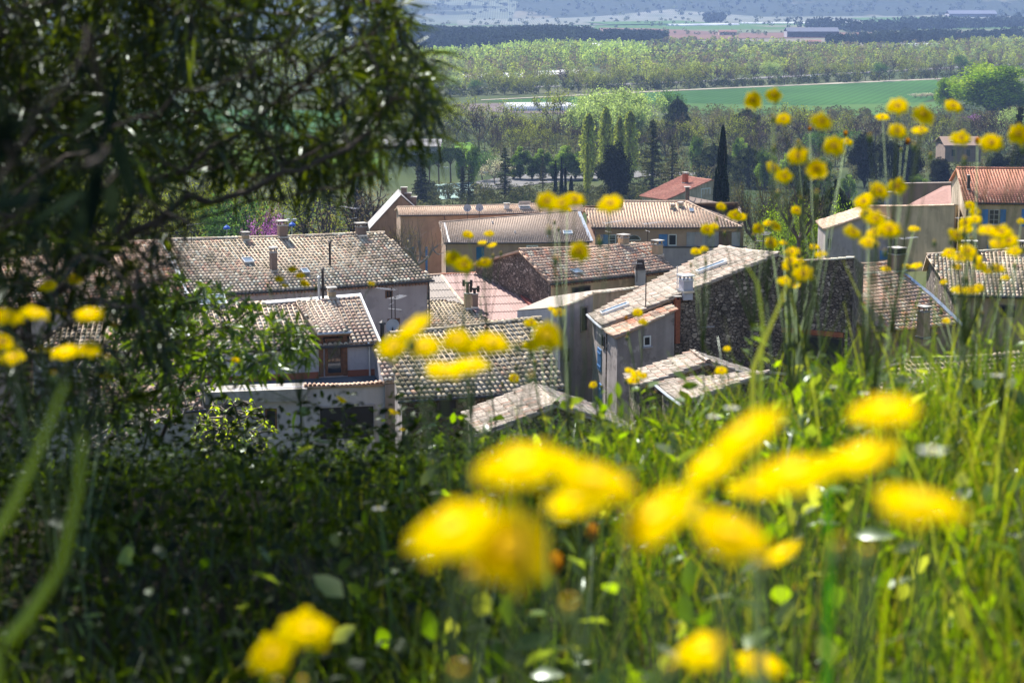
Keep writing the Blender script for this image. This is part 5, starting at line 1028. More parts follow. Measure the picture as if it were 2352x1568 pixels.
plant('dark_evergreen', 1417, 312, 470, label='broad nearly black evergreen above the beige roofs', wscale=1.4); plant('poplar', 1349, 330, 470, label='ivy-dark thin poplar left of the black evergreen', v=1, wscale=.6)
for px, yt, v, ww in ((1276, 370, 1, .55), (1290, 362, 1, .6), (1299, 385, 1, .5)): plant('cypress', px, yt, 470, band='in the trio above the big yellow blooms', v=v, wscale=ww)
plant('cypress', 1312, 405, 470, label='stubby little cypress right of the cypress trio', wscale=.6)
plant('cypress', 1661, 292, Y=335, label='very tall dark cypress beside the red roofed villa', v=0, wscale=1.0); plant('cypress', 1645, 390, Y=332, label='short dark cypress leaning on the tall one', v=1, wscale=.7)
for px, yt, yb, kd, ww in ((1600, 300, 400, 'ash_green', 1.0), (1640, 330, 420, 'holm_oak', 1.5), (1720, 335, 430, 'holm_oak', 1.3), (1760, 330, 440, 'ash_green', 1.1), (1810, 345, 450, 'ash_green', 1.0), (1850, 360, 460, 'holm_oak', 1.1), (1895, 350, 460, 'ash_green', .9), (1700, 310, 400, 'ash_green', 1.), (1950, 395, 470, 'ash_green', .8)): plant(kd, px, yt, yb, band='in the dark belt by the tall cypress', wscale=ww)
for px, yt, yb in ((1990, 290, 430), (2040, 300, 440), (2085, 310, 440)): plant('dark_evergreen', px, yt, yb, band='in the black group behind the right houses', wscale=1.25)
plant('grey_bush', 2020, 382, Y=330, label='grey-green round bush in front of the black evergreens', wscale=1.4); plant('ash_green', 2110, 395, 450, label='olive green tree left of the cream gable', wscale=1.); plant('spruce', 2345, 240, Y=600, label='dark tiered conifer cut by the right edge', wscale=1.3)
for px, yt in ((2290, 330), (2325, 345), (2160, 352), (2350, 350)): plant('dark_evergreen', px, yt, 445, band='around the hip roofed house', wscale=.9)
plant('judas', 2236, 262, 292, label='distant pink-purple blossoming tree at the right', wscale=1.7)
plant('lime', 1815, 470, Y=215, label='vivid lime green tree left of the gabled beige house', wscale=1.0); plant('lime', 1850, 478, Y=222, label='second lime green tree touching the gabled beige house', wscale=.8); plant('lime', 1955, 462, Y=240, label='low lime green tree peeping over the gabled house', wscale=.9)
plant('holm_oak', 1850, 420, Y=300, label='dark oak behind the lime green trees', wscale=.9); plant('holm_oak', 1920, 415, Y=310, label='dark oak behind the gabled beige house', wscale=.9)
plant('pollard', 1745, 405, Y=222, label='bare pollarded plane tree right of the long beige roof', v=1, wscale=1.05); plant('pollard', 1838, 420, Y=205, label='bare grey plane tree in front of the lime green foliage', v=1, wscale=.9); plant('pollard', 958, 496, Y=222, label='pale pollarded plane tree against the peach wall', v=0, wscale=.9); plant('pollard', 905, 510, Y=226, label='thin bare plane tree at the chapel corner', v=1, wscale=.7)
plant('judas', 610, 478, Y=205, label='bright purple blossoming tree above the long roof', wscale=.9)
for px, yt, yb, kd in ((700, 330, 540, 'spruce'), (755, 380, 530, 'spruce'), (820, 400, 520, 'spruce')): plant(kd, px, yt, yb, band='behind the shrub tips above the long roof', wscale=.9)
for px, yt, Y_, kd in ((420, 400, 300, 'budding'), (480, 420, 290, 'budding'), (530, 455, 270, 'leafy'), (340, 410, 300, 'budding'), (270, 400, 320, 'budding'), (560, 430, 310, 'bare'), (640, 420, 320, 'budding'), (200, 380, 340, 'budding'), (120, 400, 330, 'leafy'), (790, 440, 300, 'bare'), (860, 430, 330, 'bare')): plant(kd, px, yt, Y=Y_, band='behind the left roofs')
for px, yt, yb, kd in ((850, 300, 380, 'budding'), (780, 290, 380, 'budding'), (700, 300, 390, 'leafy'), (600, 290, 380, 'budding'), (500, 280, 370, 'bare'), (400, 300, 380, 'leafy'), (300, 280, 360, 'budding'), (150, 270, 360, 'budding'), (920, 240, 320, 'budding'), (960, 232, 318, 'bare'), (870, 230, 310, 'budding'), (50, 260, 350, 'leafy')): plant(kd, px, yt, yb, band='beyond the left meadow')
flush_trees()
# ---- woods that read as one mass
def wood(name, label, zones, seed, mat='leaf_tree'):
    rs = np.random.RandomState(seed); Vs, Fs, Ts = [], [], []; n0 = 0
    for pix, count, hmean, wfac, cols, nl, sz, prof in zones:
        P = [PZ(q_[0], q_[1], q_[2] if len(q_) > 2 else 0) for q_ in pix]; poly = [(p.x, p.y) for p in P]; xs3 = [q[0] for q in poly]; ys3 = [q[1] for q in poly]; X_ = rs.uniform(min(xs3), max(xs3), count*6); Y_ = rs.uniform(min(ys3), max(ys3), count*6); k = inside(poly, X_, Y_); X_ = X_[k][:count]; Y_ = Y_[k][:count]; n = len(X_)
        H_ = hmean*rs.uniform(.65, 1.25, n)*(1+.15*np.sin(X_/37.)); Z_ = ground(X_, Y_); t = rs.rand(n, nl); ph = rs.rand(n, nl)*6.283
        if prof == 'dome': rr = np.sqrt(np.clip(1-(2*t-1)**2*.9, 0, 1)); zz = .1+t*.9
        else: rr = np.minimum(1, t*3+.3)*(1-t**3)**.5; zz = .12+t*.88
        r = rr*(H_*wfac)[:, None]*rs.uniform(.5, 1.05, (n, nl)); Pp = np.stack([X_[:, None]+r*np.cos(ph), Y_[:, None]+r*np.sin(ph), Z_[:, None]+zz*H_[:, None]], -1).reshape(-1, 3)
        ci = np.repeat(rs.randint(0, len(cols)*9, n), nl); V, F_, T = leafcloud(rs, Pp, sz, cols, .22, up=.5, clump=ci); Vs.append(V); Fs.append(F_[0]+n0); Ts.append(T); n0 += len(V)
        # trunks: slim four sided spikes
        b_ = .22; q = np.stack([np.stack([X_-b_, Y_, Z_], -1), np.stack([X_+b_, Y_, Z_], -1), np.stack([X_+.06, Y_, Z_+H_*.8], -1), np.stack([X_-.06, Y_, Z_+H_*.8], -1)], 1).reshape(-1, 3)
        q2 = np.stack([np.stack([X_, Y_-b_, Z_], -1), np.stack([X_, Y_+b_, Z_], -1), np.stack([X_, Y_+.06, Z_+H_*.8], -1), np.stack([X_, Y_-.06, Z_+H_*.8], -1)], 1).reshape(-1, 3)
        for qq in (q, q2): Vs.append(qq); Fs.append(np.arange(n*4).reshape(n, 4)+n0); n0 += n*4; Ts.append(np.tile(np.array([[.12, .1, .085]]), (n, 1)))
    props(obj(name, rawmesh(name, np.concatenate(Vs), [np.concatenate(Fs)], mat, np.concatenate(Ts))), label, kind='stuff')
YG = [(.33, .36, .08), (.26, .29, .08), (.36, .39, .12), (.2, .19, .11), (.19, .145, .12), (.15, .115, .1), (.26, .31, .16), (.16, .19, .1)]
PALE = [(.36, .45, .13), (.42, .48, .16), (.3, .38, .13)]; DK = [(.03, .045, .03), (.04, .055, .035), (.022, .033, .024)]
wood('riverside_wood', 'dense yellow-green riverside wood filling the valley floor', [
    ([(900, 186), (1560, 170), (2400, 128), (2400, 150), (1560, 194), (1000, 214), (900, 214)], 520, 13, .3, YG, 150, .6, 'dome'),
    ([(1400, 150), (2400, 105), (2400, 132), (1560, 172), (1350, 158)], 900, 12, .28, YG, 60, .95, 'dome'),
    ([(1480, 112), (1560, 104), (1800, 112), (2000, 128), (2400, 98), (2400, 112), (1500, 152)], 700, 9, .3, YG, 44, 1.2, 'dome'),
    ([(820, 180), (1040, 176), (1200, 166), (1330, 158), (1330, 130), (1000, 150), (820, 155)], 700, 13, .3, YG, 50, .9, 'dome'),
    ([(-500, 200), (860, 190), (860, 150), (-500, 160)], 900, 13, .3, YG, 50, .9, 'dome'), ([(2380, 150), (2700, 138), (2700, 100), (2380, 108)], 250, 13, .3, YG, 50, .9, 'dome')], 71)
wood('poplar_plantation', 'pale green poplar plantation beyond the river', [([(880, 150), (1060, 162), (1330, 156), (1500, 148), (1480, 122), (1180, 126), (900, 136)], 1500, 12, .16, PALE, 34, 1.0, 'col')], 72)
wood('dark_wood', 'dark evergreen wood on the low rise, blue with distance', [
    ([(820, 92), (960, 82), (1200, 84), (1330, 92), (1380, 106), (1250, 120), (1000, 122), (820, 126)], 2000, 13, .45, DK, 40, 1.7, 'dome'),
    ([(-500, 112), (840, 112), (840, 96), (-500, 96)], 900, 12, .45, DK, 30, 2.0, 'dome'),
    ([(1370, 98), (1440, 84), (1530, 92), (1530, 104), (1400, 106)], 300, 12, .45, DK, 36, 1.8, 'dome'),
    ([(1800, 66), (1960, 70), (2120, 64), (2352, 58), (2352, 66), (2120, 74), (1960, 78)], 420, 15, .45, DK, 26, 3.0, 'dome'), ([(1620, 50), (1660, 50), (1660, 56), (1620, 56)], 50, 18, .5, DK, 26, 3.2, 'dome'),
    ([(1900, 100), (2352, 84), (2352, 96), (1900, 106)], 420, 12, .45, DK, 30, 2.0, 'dome')], 73, 'leaf_dark')
wood('valley_scrub', 'brown and green undergrowth and small trees between village and field', [
    ([(960, 300), (1330, 292), (1560, 300), (2352, 290), (2352, 420), (1560, 440), (1330, 370), (960, 360)], 900, 5.5, .5, [(.12, .11, .06), (.1, .085, .065), (.13, .14, .06), (.09, .1, .05)], 110, .32, 'dome'),
    ([(1000, 224), (1560, 206), (2352, 174), (2352, 167), (1560, 197), (1000, 213)], 420, 4.5, .6, [(.06, .075, .035), (.09, .1, .05), (.05, .06, .03)], 70, .5, 'dome'),
    ([(1700, 520, 17), (2500, 520, 17), (2400, 430, 6), (1700, 440, 6)], 130, 7, .42, [(.05, .08, .03), (.08, .12, .035), (.12, .13, .05), (.03, .045, .02), (.1, .08, .06)], 420, .2, 'dome'),
    ([(-100, 560, 19), (860, 545, 19), (900, 440, 6), (-100, 440, 6)], 200, 6, .45, [(.12, .17, .04), (.2, .22, .05), (.3, .24, .07), (.08, .11, .04), (.12, .1, .07)], 320, .2, 'dome'),
    ([(960, 440), (1330, 450), (1700, 450), (1700, 500), (960, 500)], 260, 4, .6, [(.07, .075, .04), (.09, .085, .05), (.05, .06, .035)], 160, .26, 'dome'),
    ([(1560, 265), (2352, 268), (2352, 300), (1560, 300)], 260, 6, .45, [(.13, .12, .07), (.1, .085, .07), (.14, .15, .06)], 90, .4, 'dome'),
    ([(0, 300), (900, 300), (900, 460), (0, 460)], 500, 5, .6, [(.1, .12, .05), (.13, .12, .05), (.2, .17, .06)], 80, .35, 'dome')], 74)
wood('far_orchard', 'orchard rows on the far plain', [([(900, 72), (1350, 70), (2352, 84), (2352, 90), (1350, 80), (900, 80)], 160, 5, .6, [(.08, .1, .06), (.12, .13, .09)], 24, 1.2, 'dome'), ([(850, 45), (2352, 45), (2352, 60), (850, 70)], 160, 6, .8, [(.07, .09, .06), (.05, .065, .045), (.09, .1, .07)], 24, 1.8, 'dome'), ([(850, 33), (2352, 36), (2352, 42), (850, 42)], 500, 8, .9, DK+[(.07, .085, .06)], 12, 3.2, 'dome')], 75)
# ================================================================ the hillside in front: shrubs, grass, daisies
def blades(rs, X_, Y_, Ltot, wid, cols, lean=.35, Z_=None, segs=3):
    n = len(X_); Z_ = ground(X_, Y_)-.02 if Z_ is None else Z_
    a = rs.rand(n)*6.283; d = np.stack([np.cos(a), np.sin(a)], 1); b = np.stack([-d[:, 1], d[:, 0]], 1); w_ = rs.rand(n)*6.283; s = np.stack([np.cos(w_), np.sin(w_)], 1)
    ln = lean*rs.uniform(.3, 1.5, n); V = []
    for k in range(segs+1):
        t = k/segs; off = d*(Ltot*ln*t**2)[:, None]; z = Z_+Ltot*(t-.35*ln*t**3); ww = wid*(1-t**1.6)+.0004
        c = np.stack([X_+off[:, 0], Y_+off[:, 1], z], 1); sd = np.concatenate([s*ww[:, None], np.zeros((n, 1))], 1); V += [c-sd, c+sd]
    V = np.stack(V, 1); m_ = 2*(segs+1); base = (np.arange(n)*m_)[:, None]
    Fq = np.concatenate([np.stack([base[:, 0]+2*k, base[:, 0]+2*k+1, base[:, 0]+2*k+3, base[:, 0]+2*k+2], 1) for k in range(segs)])
    cols = np.asarray(cols); T = cols[rs.randint(0, len(cols), n)]*rs.uniform(.75, 1.25, (n, 1)); return V.reshape(-1, 3), [Fq], np.tile(T, (segs, 1))
def lance(rs, P, D, L, W, cols, fold=.25, droop=.15, up=None):
    """lance or oval leaves rooted at P growing along D: two halves folded on the midrib"""
    n = len(P); D = D/np.linalg.norm(D, axis=1, keepdims=True); u = rs.normal(size=(n, 3))*.6+np.array([0, 0, 1.]); u -= D*(u*D).sum(1, keepdims=True); u /= np.linalg.norm(u, axis=1, keepdims=True); s = np.cross(D, u)
    L = np.broadcast_to(np.asarray(L, float), (n,))[:, None]; W = np.broadcast_to(np.asarray(W, float), (n,))[:, None]; dr = np.array([0, 0, -1.])*droop
    p0 = P; p1 = P+D*L*.35+u*L*.03; p2 = P+D*L*.7+dr*L*.4; p3 = P+D*L+dr*L
    l1 = p1+s*W-u*0+u*W*fold; r1 = p1-s*W+u*W*fold; l2 = p2+s*W*.75+u*W*fold; r2 = p2-s*W*.75+u*W*fold
    V = np.stack([p0, l1, l2, p3, r2, r1, p1, p2], 1).reshape(-1, 3); b = (np.arange(n)*8)[:, None]
    tri = np.concatenate([b+np.array([[0, 1, 6]]), b+np.array([[0, 6, 5]]), b+np.array([[2, 3, 7]]), b+np.array([[7, 3, 4]])]); q = np.concatenate([b+np.array([[1, 2, 7, 6]]), b+np.array([[6, 7, 4, 5]])])
    cols = np.asarray(cols); T = cols[rs.randint(0, len(cols), n)]*rs.uniform(.7, 1.3, (n, 1)); return V, [tri, q], np.tile(T, (6, 1))
def inpix(rs, poly, n, y0, y1, sk=1.):
    xs3 = [p[0] for p in poly]; ys3 = [p[1] for p in poly]; A = rs.uniform(min(xs3), max(xs3), n*4); B = rs.uniform(min(ys3), max(ys3), n*4); k = inside(poly, A, B); A = A[k][:n]; B = B[k][:n]; Yd = y0+(y1-y0)*rs.rand(len(A))**sk
    return np.array([tuple(PY(a, b_, y)) for a, b_, y in zip(A, B, Yd)])
def shrub(name, label, seed, root, limbs_, targets, leafspec, cols, barkc=(.09, .07, .058), rad=.0032, jitter=.02, mat='leaf_shrub'):
    """limbs_: lists of points; targets: twig tips joined to the nearest wood already grown; leafspec=(per twig, length, half width)"""
    rs = np.random.RandomState(seed); R_ = empty(name, root, label, 'shrub'); mb = MB(); nodes = []
    for L in limbs_:
        pts, r0, r1 = L; r0 *= .5; r1 *= .6; mb.ct = tuple(np.array(barkc)*rs.uniform(.8, 1.2)); k = len(pts)-1; fine = []
        for i in range(k):
            for j in range(4): fine.append(pts[i].lerp(pts[i+1], j/4)+Vector(rs.normal(size=3))*jitter*.5)
        fine.append(pts[-1]); mb.tube(fine, [r0+(r1-r0)*i/(len(fine)-1) for i in range(len(fine))], 'bark', 6, cap=False); nodes += fine
    nodes = np.array([tuple(p) for p in nodes]); D0 = np.linalg.norm(targets[:, None, :]-nodes[None], axis=2).min(1); order = np.argsort(D0); N_ = np.zeros((len(nodes)+len(targets)*2, 3)); N_[:len(nodes)] = nodes; cn = len(nodes); LP, LD = [], []
    for i in order:
        t = targets[i]; d = np.linalg.norm(N_[:cn]-t, axis=1); j = d.argmin(); p = N_[j]; L = d[j]
        if L < .03: continue
        mid = (p+t)/2+rs.normal(size=3)*L*.1+np.array([0, 0, .06*L]); r = rad*(.7+min(L, .6)); mb.ct = tuple(np.array(barkc)*rs.uniform(.7, 1.3)); mb.tube([Vector(p), Vector(mid), Vector(t)], [r*1.3, r, r*.5], 'bark', 4, cap=False)
        N_[cn] = mid; N_[cn+1] = t; cn += 2; dd = (t-mid); dd /= (np.linalg.norm(dd)+1e-9)
        nl_ = leafspec[0]+(8 if t[2] > 62.1 else 0)  # extra leaves above the view thicken the added shading canopy
        for q in range(nl_):
            s_ = .25+.75*q/nl_; pp = mid*(1-s_)+t*s_ if L < .5 else t-dd*(1-s_)*.28; o = rs.normal(size=3); o -= dd*o.dot(dd); o /= np.linalg.norm(o); LP.append(pp); LD.append(dd*.8+o*.75+np.array([0, 0, .1]))
    mb.build('branch', R_, R_, smooth=True); LP = np.array(LP); LD = np.array(LD); n = len(LP)
    V, Fs, T = lance(rs, LP, LD, leafspec[1]*rs.uniform(.55, 1.2, n), leafspec[2]*rs.uniform(.7, 1.2, n), cols); obj('foliage', rawmesh('foliage', V, Fs, mat, T, origin=root), R_); return R_
rs = np.random.RandomState(3)
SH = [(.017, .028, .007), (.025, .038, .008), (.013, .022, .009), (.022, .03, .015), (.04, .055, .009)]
LMB = [([PY(-260, 1150, 4.6), PY(-60, 820, 4.5), PY(180, 620, 4.4), PY(420, 470, 4.3), PY(640, 420, 4.2), PY(850, 300, 4.2)], .03, .008), ([PY(-260, 1150, 4.6), PY(-160, 600, 4.8), PY(80, 300, 4.8), PY(350, 60, 4.8), PY(600, -250, 5), PY(700, -700, 5.2)], .02, .006),
       ([PY(180, 620, 4.4), PY(360, 420, 4.6), PY(600, 260, 4.8), PY(800, 110, 4.8), PY(950, 40, 4.8)], .016, .005), ([PY(-160, 600, 4.8), PY(60, 430, 3.8), PY(260, 300, 3.4), PY(480, 190, 3.4), PY(700, 60, 3.4), PY(860, -120, 3.4)], .008, .003), ([PY(340, 540, 4.4), PY(560, 470, 4.4), PY(740, 440, 4.3), PY(860, 400, 4.2)], .009, .004),
       ([PY(-60, 820, 4.5), PY(120, 760, 4.0), PY(260, 700, 3.8), PY(390, 640, 3.8)], .012, .004), ([PY(80, 300, 4.8), PY(-50, -100, 5), PY(-100, -900, 5.4)], .03, .01), ([PY(350, 60, 4.8), PY(300, -500, 4), PY(500, -1300, 3.6)], .02, .008), ([PY(600, -250, 5), PY(760, -600, 6.4), PY(820, -900, 7.4)], .016, .006)]
Z1 = [(-150, -330), (820, -330), (875, 0), (905, 180), (880, 300), (760, 350), (560, 330), (430, 370), (330, 450), (230, 540), (-150, 600)]
T1 = np.concatenate([inpix(rs, Z1, 1350, 4.2, 7.4), inpix(rs, [(-150, -100), (560, -100), (520, 260), (260, 430), (-150, 520)], 500, 4.2, 7.0)]); T2 = inpix(rs, [(850, 20), (930, 0), (985, 150), (1010, 290), (940, 340), (850, 410), (700, 430), (540, 430), (450, 360), (850, 300)], 190, 4.4, 6.2)
T3 = inpix(rs, [(-150, 500), (400, 400), (480, 450), (420, 560), (360, 700), (-150, 760)], 150, 3.8, 5.4); T4 = inpix(rs, [(-150, 680), (370, 640), (430, 820), (330, 960), (-150, 1020)], 150, 3.8, 5.6)
U = np.stack([rs.uniform(-4.8, -.6, 3600), rs.uniform(2.4, 11.5, 3600), rs.uniform(62.12, 63.4, 3600)], 1); U = np.concatenate([U, np.stack([rs.uniform(-4.8, -.9, 1500), rs.uniform(3, 11.5, 1500), rs.uniform(62.12, 63.2, 1500)], 1)]); U = U[(U[:, 0] < -.75-.06*(U[:, 1]-4))]  # unseen canopy above the view, added to shade the lower left bank
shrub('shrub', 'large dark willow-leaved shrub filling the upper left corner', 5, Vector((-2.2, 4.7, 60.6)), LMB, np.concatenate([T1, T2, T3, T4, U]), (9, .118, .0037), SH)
# closer, softer leaves at the far left
shrub('shrub', 'out of focus long-leaved branch hanging close at the left edge', 6, Vector((-.9, 1.6, 60.9)), [([PY(-500, 1500, 1.7), PY(-200, 700, 1.9), PY(40, 300, 2.0), PY(200, 60, 2.1)], .0035, .002), ([PY(-200, 700, 1.9), PY(60, 460, 1.8), PY(200, 330, 1.8)], .0025, .0015)], inpix(rs, [(-100, 100), (260, 200), (380, 420), (200, 560), (-100, 640)], 7, 1.7, 2.3), (5, .11, .008), [(.012, .022, .016), (.018, .03, .016)], mat='leaf_dark')
shrub('shrub', 'sharper green bush of narrow leaves in front of the roof terrace', 7, Vector((-1.1, 8.6, 59.9)), [([PY(330, 1050, 8.5), PY(420, 880, 8.4), PY(520, 760, 8.3), PY(600, 690, 8.2)], .02, .005), ([PY(420, 880, 8.4), PY(560, 830, 8.3), PY(680, 760, 8.2)], .01, .004), ([PY(330, 1050, 8.5), PY(380, 800, 8.6), PY(430, 660, 8.6)], .012, .004)],
      np.concatenate([inpix(rs, [(400, 640), (520, 660), (700, 740), (720, 830), (600, 880), (430, 880), (330, 800)], 170, 7.7, 9.2), inpix(rs, [(250, 700), (420, 640), (460, 900), (250, 980)], 120, 7.6, 9)]), (9, .085, .0075), [(.06, .10, .02), (.08, .13, .03), (.05, .08, .03), (.10, .15, .02)])
bl = [([PY(210, 1040, 15.5), PY(290, 960, 15.4), PY(380, 900, 15.3), PY(450, 850, 15.2), PY(490, 790, 15.2)], .06, .02), ([PY(210, 1040, 15.5), PY(320, 990, 15.6), PY(400, 930, 15.7), PY(470, 880, 15.7)], .05, .015), ([PY(210, 1040, 15.5), PY(200, 900, 15.5), PY(235, 780, 15.4)], .04, .012), ([PY(290, 960, 15.4), PY(330, 840, 15.3), PY(400, 740, 15.2)], .03, .01)]
shrub('bare_bush', 'bush of pale bare branches catching the sun below the left roofs', 8, Vector((-3.2, 15.5, 54.5)), bl, inpix(rs, [(170, 820), (300, 760), (420, 780), (520, 800), (500, 900), (380, 1000), (180, 1040)], 420, 14.4, 16.6), (1, .05, .012), [(.18, .26, .03), (.14, .2, .04)], (.30, .26, .23), .011)
shrub('budding_bush', 'low yellow-green budding bush against the white garage wall', 9, Vector((-4, 27, 49)), [([PY(470, 1080, 27), PY(510, 980, 27), PY(540, 920, 27)], .05, .02), ([PY(470, 1080, 27), PY(560, 990, 27.4), PY(610, 960, 27.4)], .05, .02)], inpix(rs, [(440, 960), (520, 905), (590, 920), (640, 990), (620, 1050), (440, 1050)], 190, 26, 28.4), (4, .07, .02), [(.24, .3, .04), (.18, .25, .05)], (.2, .17, .14), .014)
# ---- grass and low growth
rs = np.random.RandomState(11)
def edge_h(x): return np.clip((x+.35)/.9, 0, 1)
n = 30000; X_ = rs.uniform(-.9, 3.4, n); Y_ = 2.2+6.6*rs.rand(n)**.8; k = (X_ > -.35-rs.rand(n)*.5) & (np.abs(X_) < Y_*.36+.5); X_, Y_ = X_[k], Y_[k]; n = len(X_)
e_ = edge_h(X_/ (Y_/3.2)); L = rs.uniform(.12, .40, n)*(.38+.85*e_); tall = rs.rand(n) < .10; L = np.where(tall, L*1.35, L)
V, Fs, T = blades(rs, X_, Y_, L, rs.uniform(.0018, .0042, n), [(0.050, 0.099, 0.008), (0.072, 0.126, 0.010), (0.033, 0.068, 0.010), (0.099, 0.144, 0.012), (.12, .13, .05)], .45)
props(obj('grass', rawmesh('grass', V, Fs, 'leaf_grass', T)), 'tall fresh grass on the sunny right part of the bank', kind='stuff')
n = 1500; X_ = rs.uniform(-.35, 1.2, n); Y_ = rs.uniform(.8, 2.3, n); k = np.abs(X_) < Y_*.3+.12; X_, Y_ = X_[k], Y_[k]; n = len(X_); e2 = np.clip((X_/Y_+.12)/.25, .25, 1); V, Fs, T = blades(rs, X_, Y_, rs.uniform(.3, .62, n)*(.5+.5*e2), rs.uniform(.0015, .003, n), [(0.055, 0.108, 0.008), (0.077, 0.135, 0.010), (0.039, 0.072, 0.010), (0.111, 0.153, 0.012)], .35)
props(obj('grass', rawmesh('grass', V, Fs, 'leaf_grass', T)), 'tall loose grass blades nearest the viewer', kind='stuff')
n = 700; X_ = rs.uniform(.7, 2.4, n); Y_ = rs.uniform(2.6, 6.0, n); V, Fs, T = blades(rs, X_, Y_, rs.uniform(.35, .8, n), rs.uniform(.002, .004, n), [(0.077, 0.117, 0.018), (0.055, 0.099, 0.012), (.16, .2, .09), (0.111, 0.144, 0.018)], .3)
props(obj('grass', rawmesh('grass', V, Fs, 'leaf_grass', T)), 'tallest ragged grass rising over the right hand roofs', kind='stuff')
n = 16000; X_ = rs.uniform(-3.4, .3, n); Y_ = 1.7+7.1*rs.rand(n)**.8; V, Fs, T = blades(rs, X_, Y_, rs.uniform(.06, .24, n), rs.uniform(.002, .004, n), [(0.024, 0.045, 0.006), (0.039, 0.068, 0.007), (0.020, 0.032, 0.007)], .5)  # darker greens put the shrub's shade into the blade colour
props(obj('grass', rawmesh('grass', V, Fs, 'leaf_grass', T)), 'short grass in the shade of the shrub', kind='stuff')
n = 34000; X_ = rs.uniform(-3.6, 3.4, n); Y_ = 1.9+7.4*rs.rand(n)**.75; k = (X_ < .9) | (rs.rand(n) < .3); X_, Y_ = X_[k], Y_[k]; n = len(X_); hh = rs.rand(n)**1.3*(.18+.07*np.sin(X_*4+Y_*3)+.05*np.sin(X_*11+Y_*7)+.10*(X_ < -.15)); P = np.stack([X_, Y_, ground(X_, Y_)+hh], 1); D = rs.normal(size=(n, 3)); D[:, 2] = np.abs(D[:, 2])*.5
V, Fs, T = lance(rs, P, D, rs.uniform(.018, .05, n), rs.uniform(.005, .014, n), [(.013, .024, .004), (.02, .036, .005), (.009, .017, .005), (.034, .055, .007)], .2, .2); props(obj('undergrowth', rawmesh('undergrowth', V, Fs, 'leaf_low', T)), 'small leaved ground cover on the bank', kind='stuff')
n = 3200; X_ = rs.uniform(-.9, 2.6, n); Y_ = 1.5+5.5*rs.rand(n); k = np.abs(X_) < Y_*.34+.2; X_, Y_ = X_[k], Y_[k]; n = len(X_); cl = np.sin(X_*5+Y_*3)+np.sin(X_*2.3-Y_*4.1); k = (cl > -.4) & (rs.rand(n) < .08+.92*np.clip((X_*3.2/Y_+.2)/.5, 0, 1)); X_, Y_ = X_[k], Y_[k]; n = len(X_); P = np.stack([X_, Y_, ground(X_, Y_)+.08+.32*rs.rand(n)*(.5+.5*edge_h(X_*3.2/Y_))], 1); D = rs.normal(size=(n, 3)); D[:, 2] = np.abs(D[:, 2])+.2
V, Fs, T = lance(rs, P, D, rs.uniform(.03, .075, n), rs.uniform(.008, .018, n), [(0.088, 0.162, 0.009), (0.122, 0.198, 0.012), (0.055, 0.108, 0.012), (.14, .2, .08), (.2, .24, .13)], .15, .1); props(obj('weeds', rawmesh('weeds', V, Fs, 'leaf_grass', T)), 'broad leaved weeds catching the sun among the grass', kind='stuff')
# scrub clothing the steep slope below the brow
n = 30000; X_ = rs.uniform(-11, 14, n); Y_ = 8.6+18*rs.rand(n); P = np.stack([X_, Y_, ground(X_, Y_)+rs.rand(n)*.6], 1); V, Fs, T = lance(rs, P, rs.normal(size=(n, 3))+np.array([0, 0, .5]), rs.uniform(.08, .2, n), rs.uniform(.02, .05, n), [(.05, .09, .02), (.07, .12, .03), (.03, .05, .02)]); props(obj('scrub', rawmesh('scrub', V, Fs, 'leaf_shrub', T)), 'green scrub on the steep slope below the brow', kind='stuff')
# a few single tall grass stalks
def stalks(name, label, spec, mat='leaf_grass', w_=.004):
    for i, (pts, y, ww, c, lab) in enumerate(spec):
        P = [PY(a, b_, y) for a, b_ in pts]; b0 = P[0]; g0 = Vector((b0.x, b0.y, G(b0.x, b0.y))); P = [g0]+P; o = MB(); o.ct = c; k = len(P)
        fine = []
        for j in range(k-1):
            for q in range(3): fine.append(P[j].lerp(P[j+1], q/3))
        fine.append(P[-1]); o.tube(fine, [max(.0008, ww*(1-.75*j/len(fine))) for j in range(len(fine))], mat, 5); ob = obj('grass_stalk', o.mesh('grass_stalk', b0), None); ob.location = b0; props(ob, lab, 'grass stalk', 'single thick stalks')
stalks('grass_stalk', '', [([(-10, 1500), (60, 1420), (140, 1300), (180, 1130), (190, 1000)], 1.25, .0052, (.16, .22, .06), 'thick blurred green stalk curving up from the lower left corner'), ([(-60, 1300), (20, 1180), (90, 1030), (150, 880)], 1.35, .005, (.17, .23, .08), 'pale blurred stalk leaning right at the left edge'),
    ([(1905, 1300), (1903, 1180), (1900, 1060), (1898, 1000)], 1.5, .0036, (.14, .32, .02), 'bright green upright blade crossing the broad yellow bloom'), ([(1730, 845), (1760, 770), (1790, 700), (1812, 640)], 3.3, .0052, (.34, .38, .22), 'pale jointed dry stalk in front of the dark barn wall'), ([(1745, 1000), (1748, 860), (1752, 740), (1740, 650), (1715, 610)], 3.4, .0045, (.3, .36, .2), 'grey-green forked stalk left of the pale jointed one')])
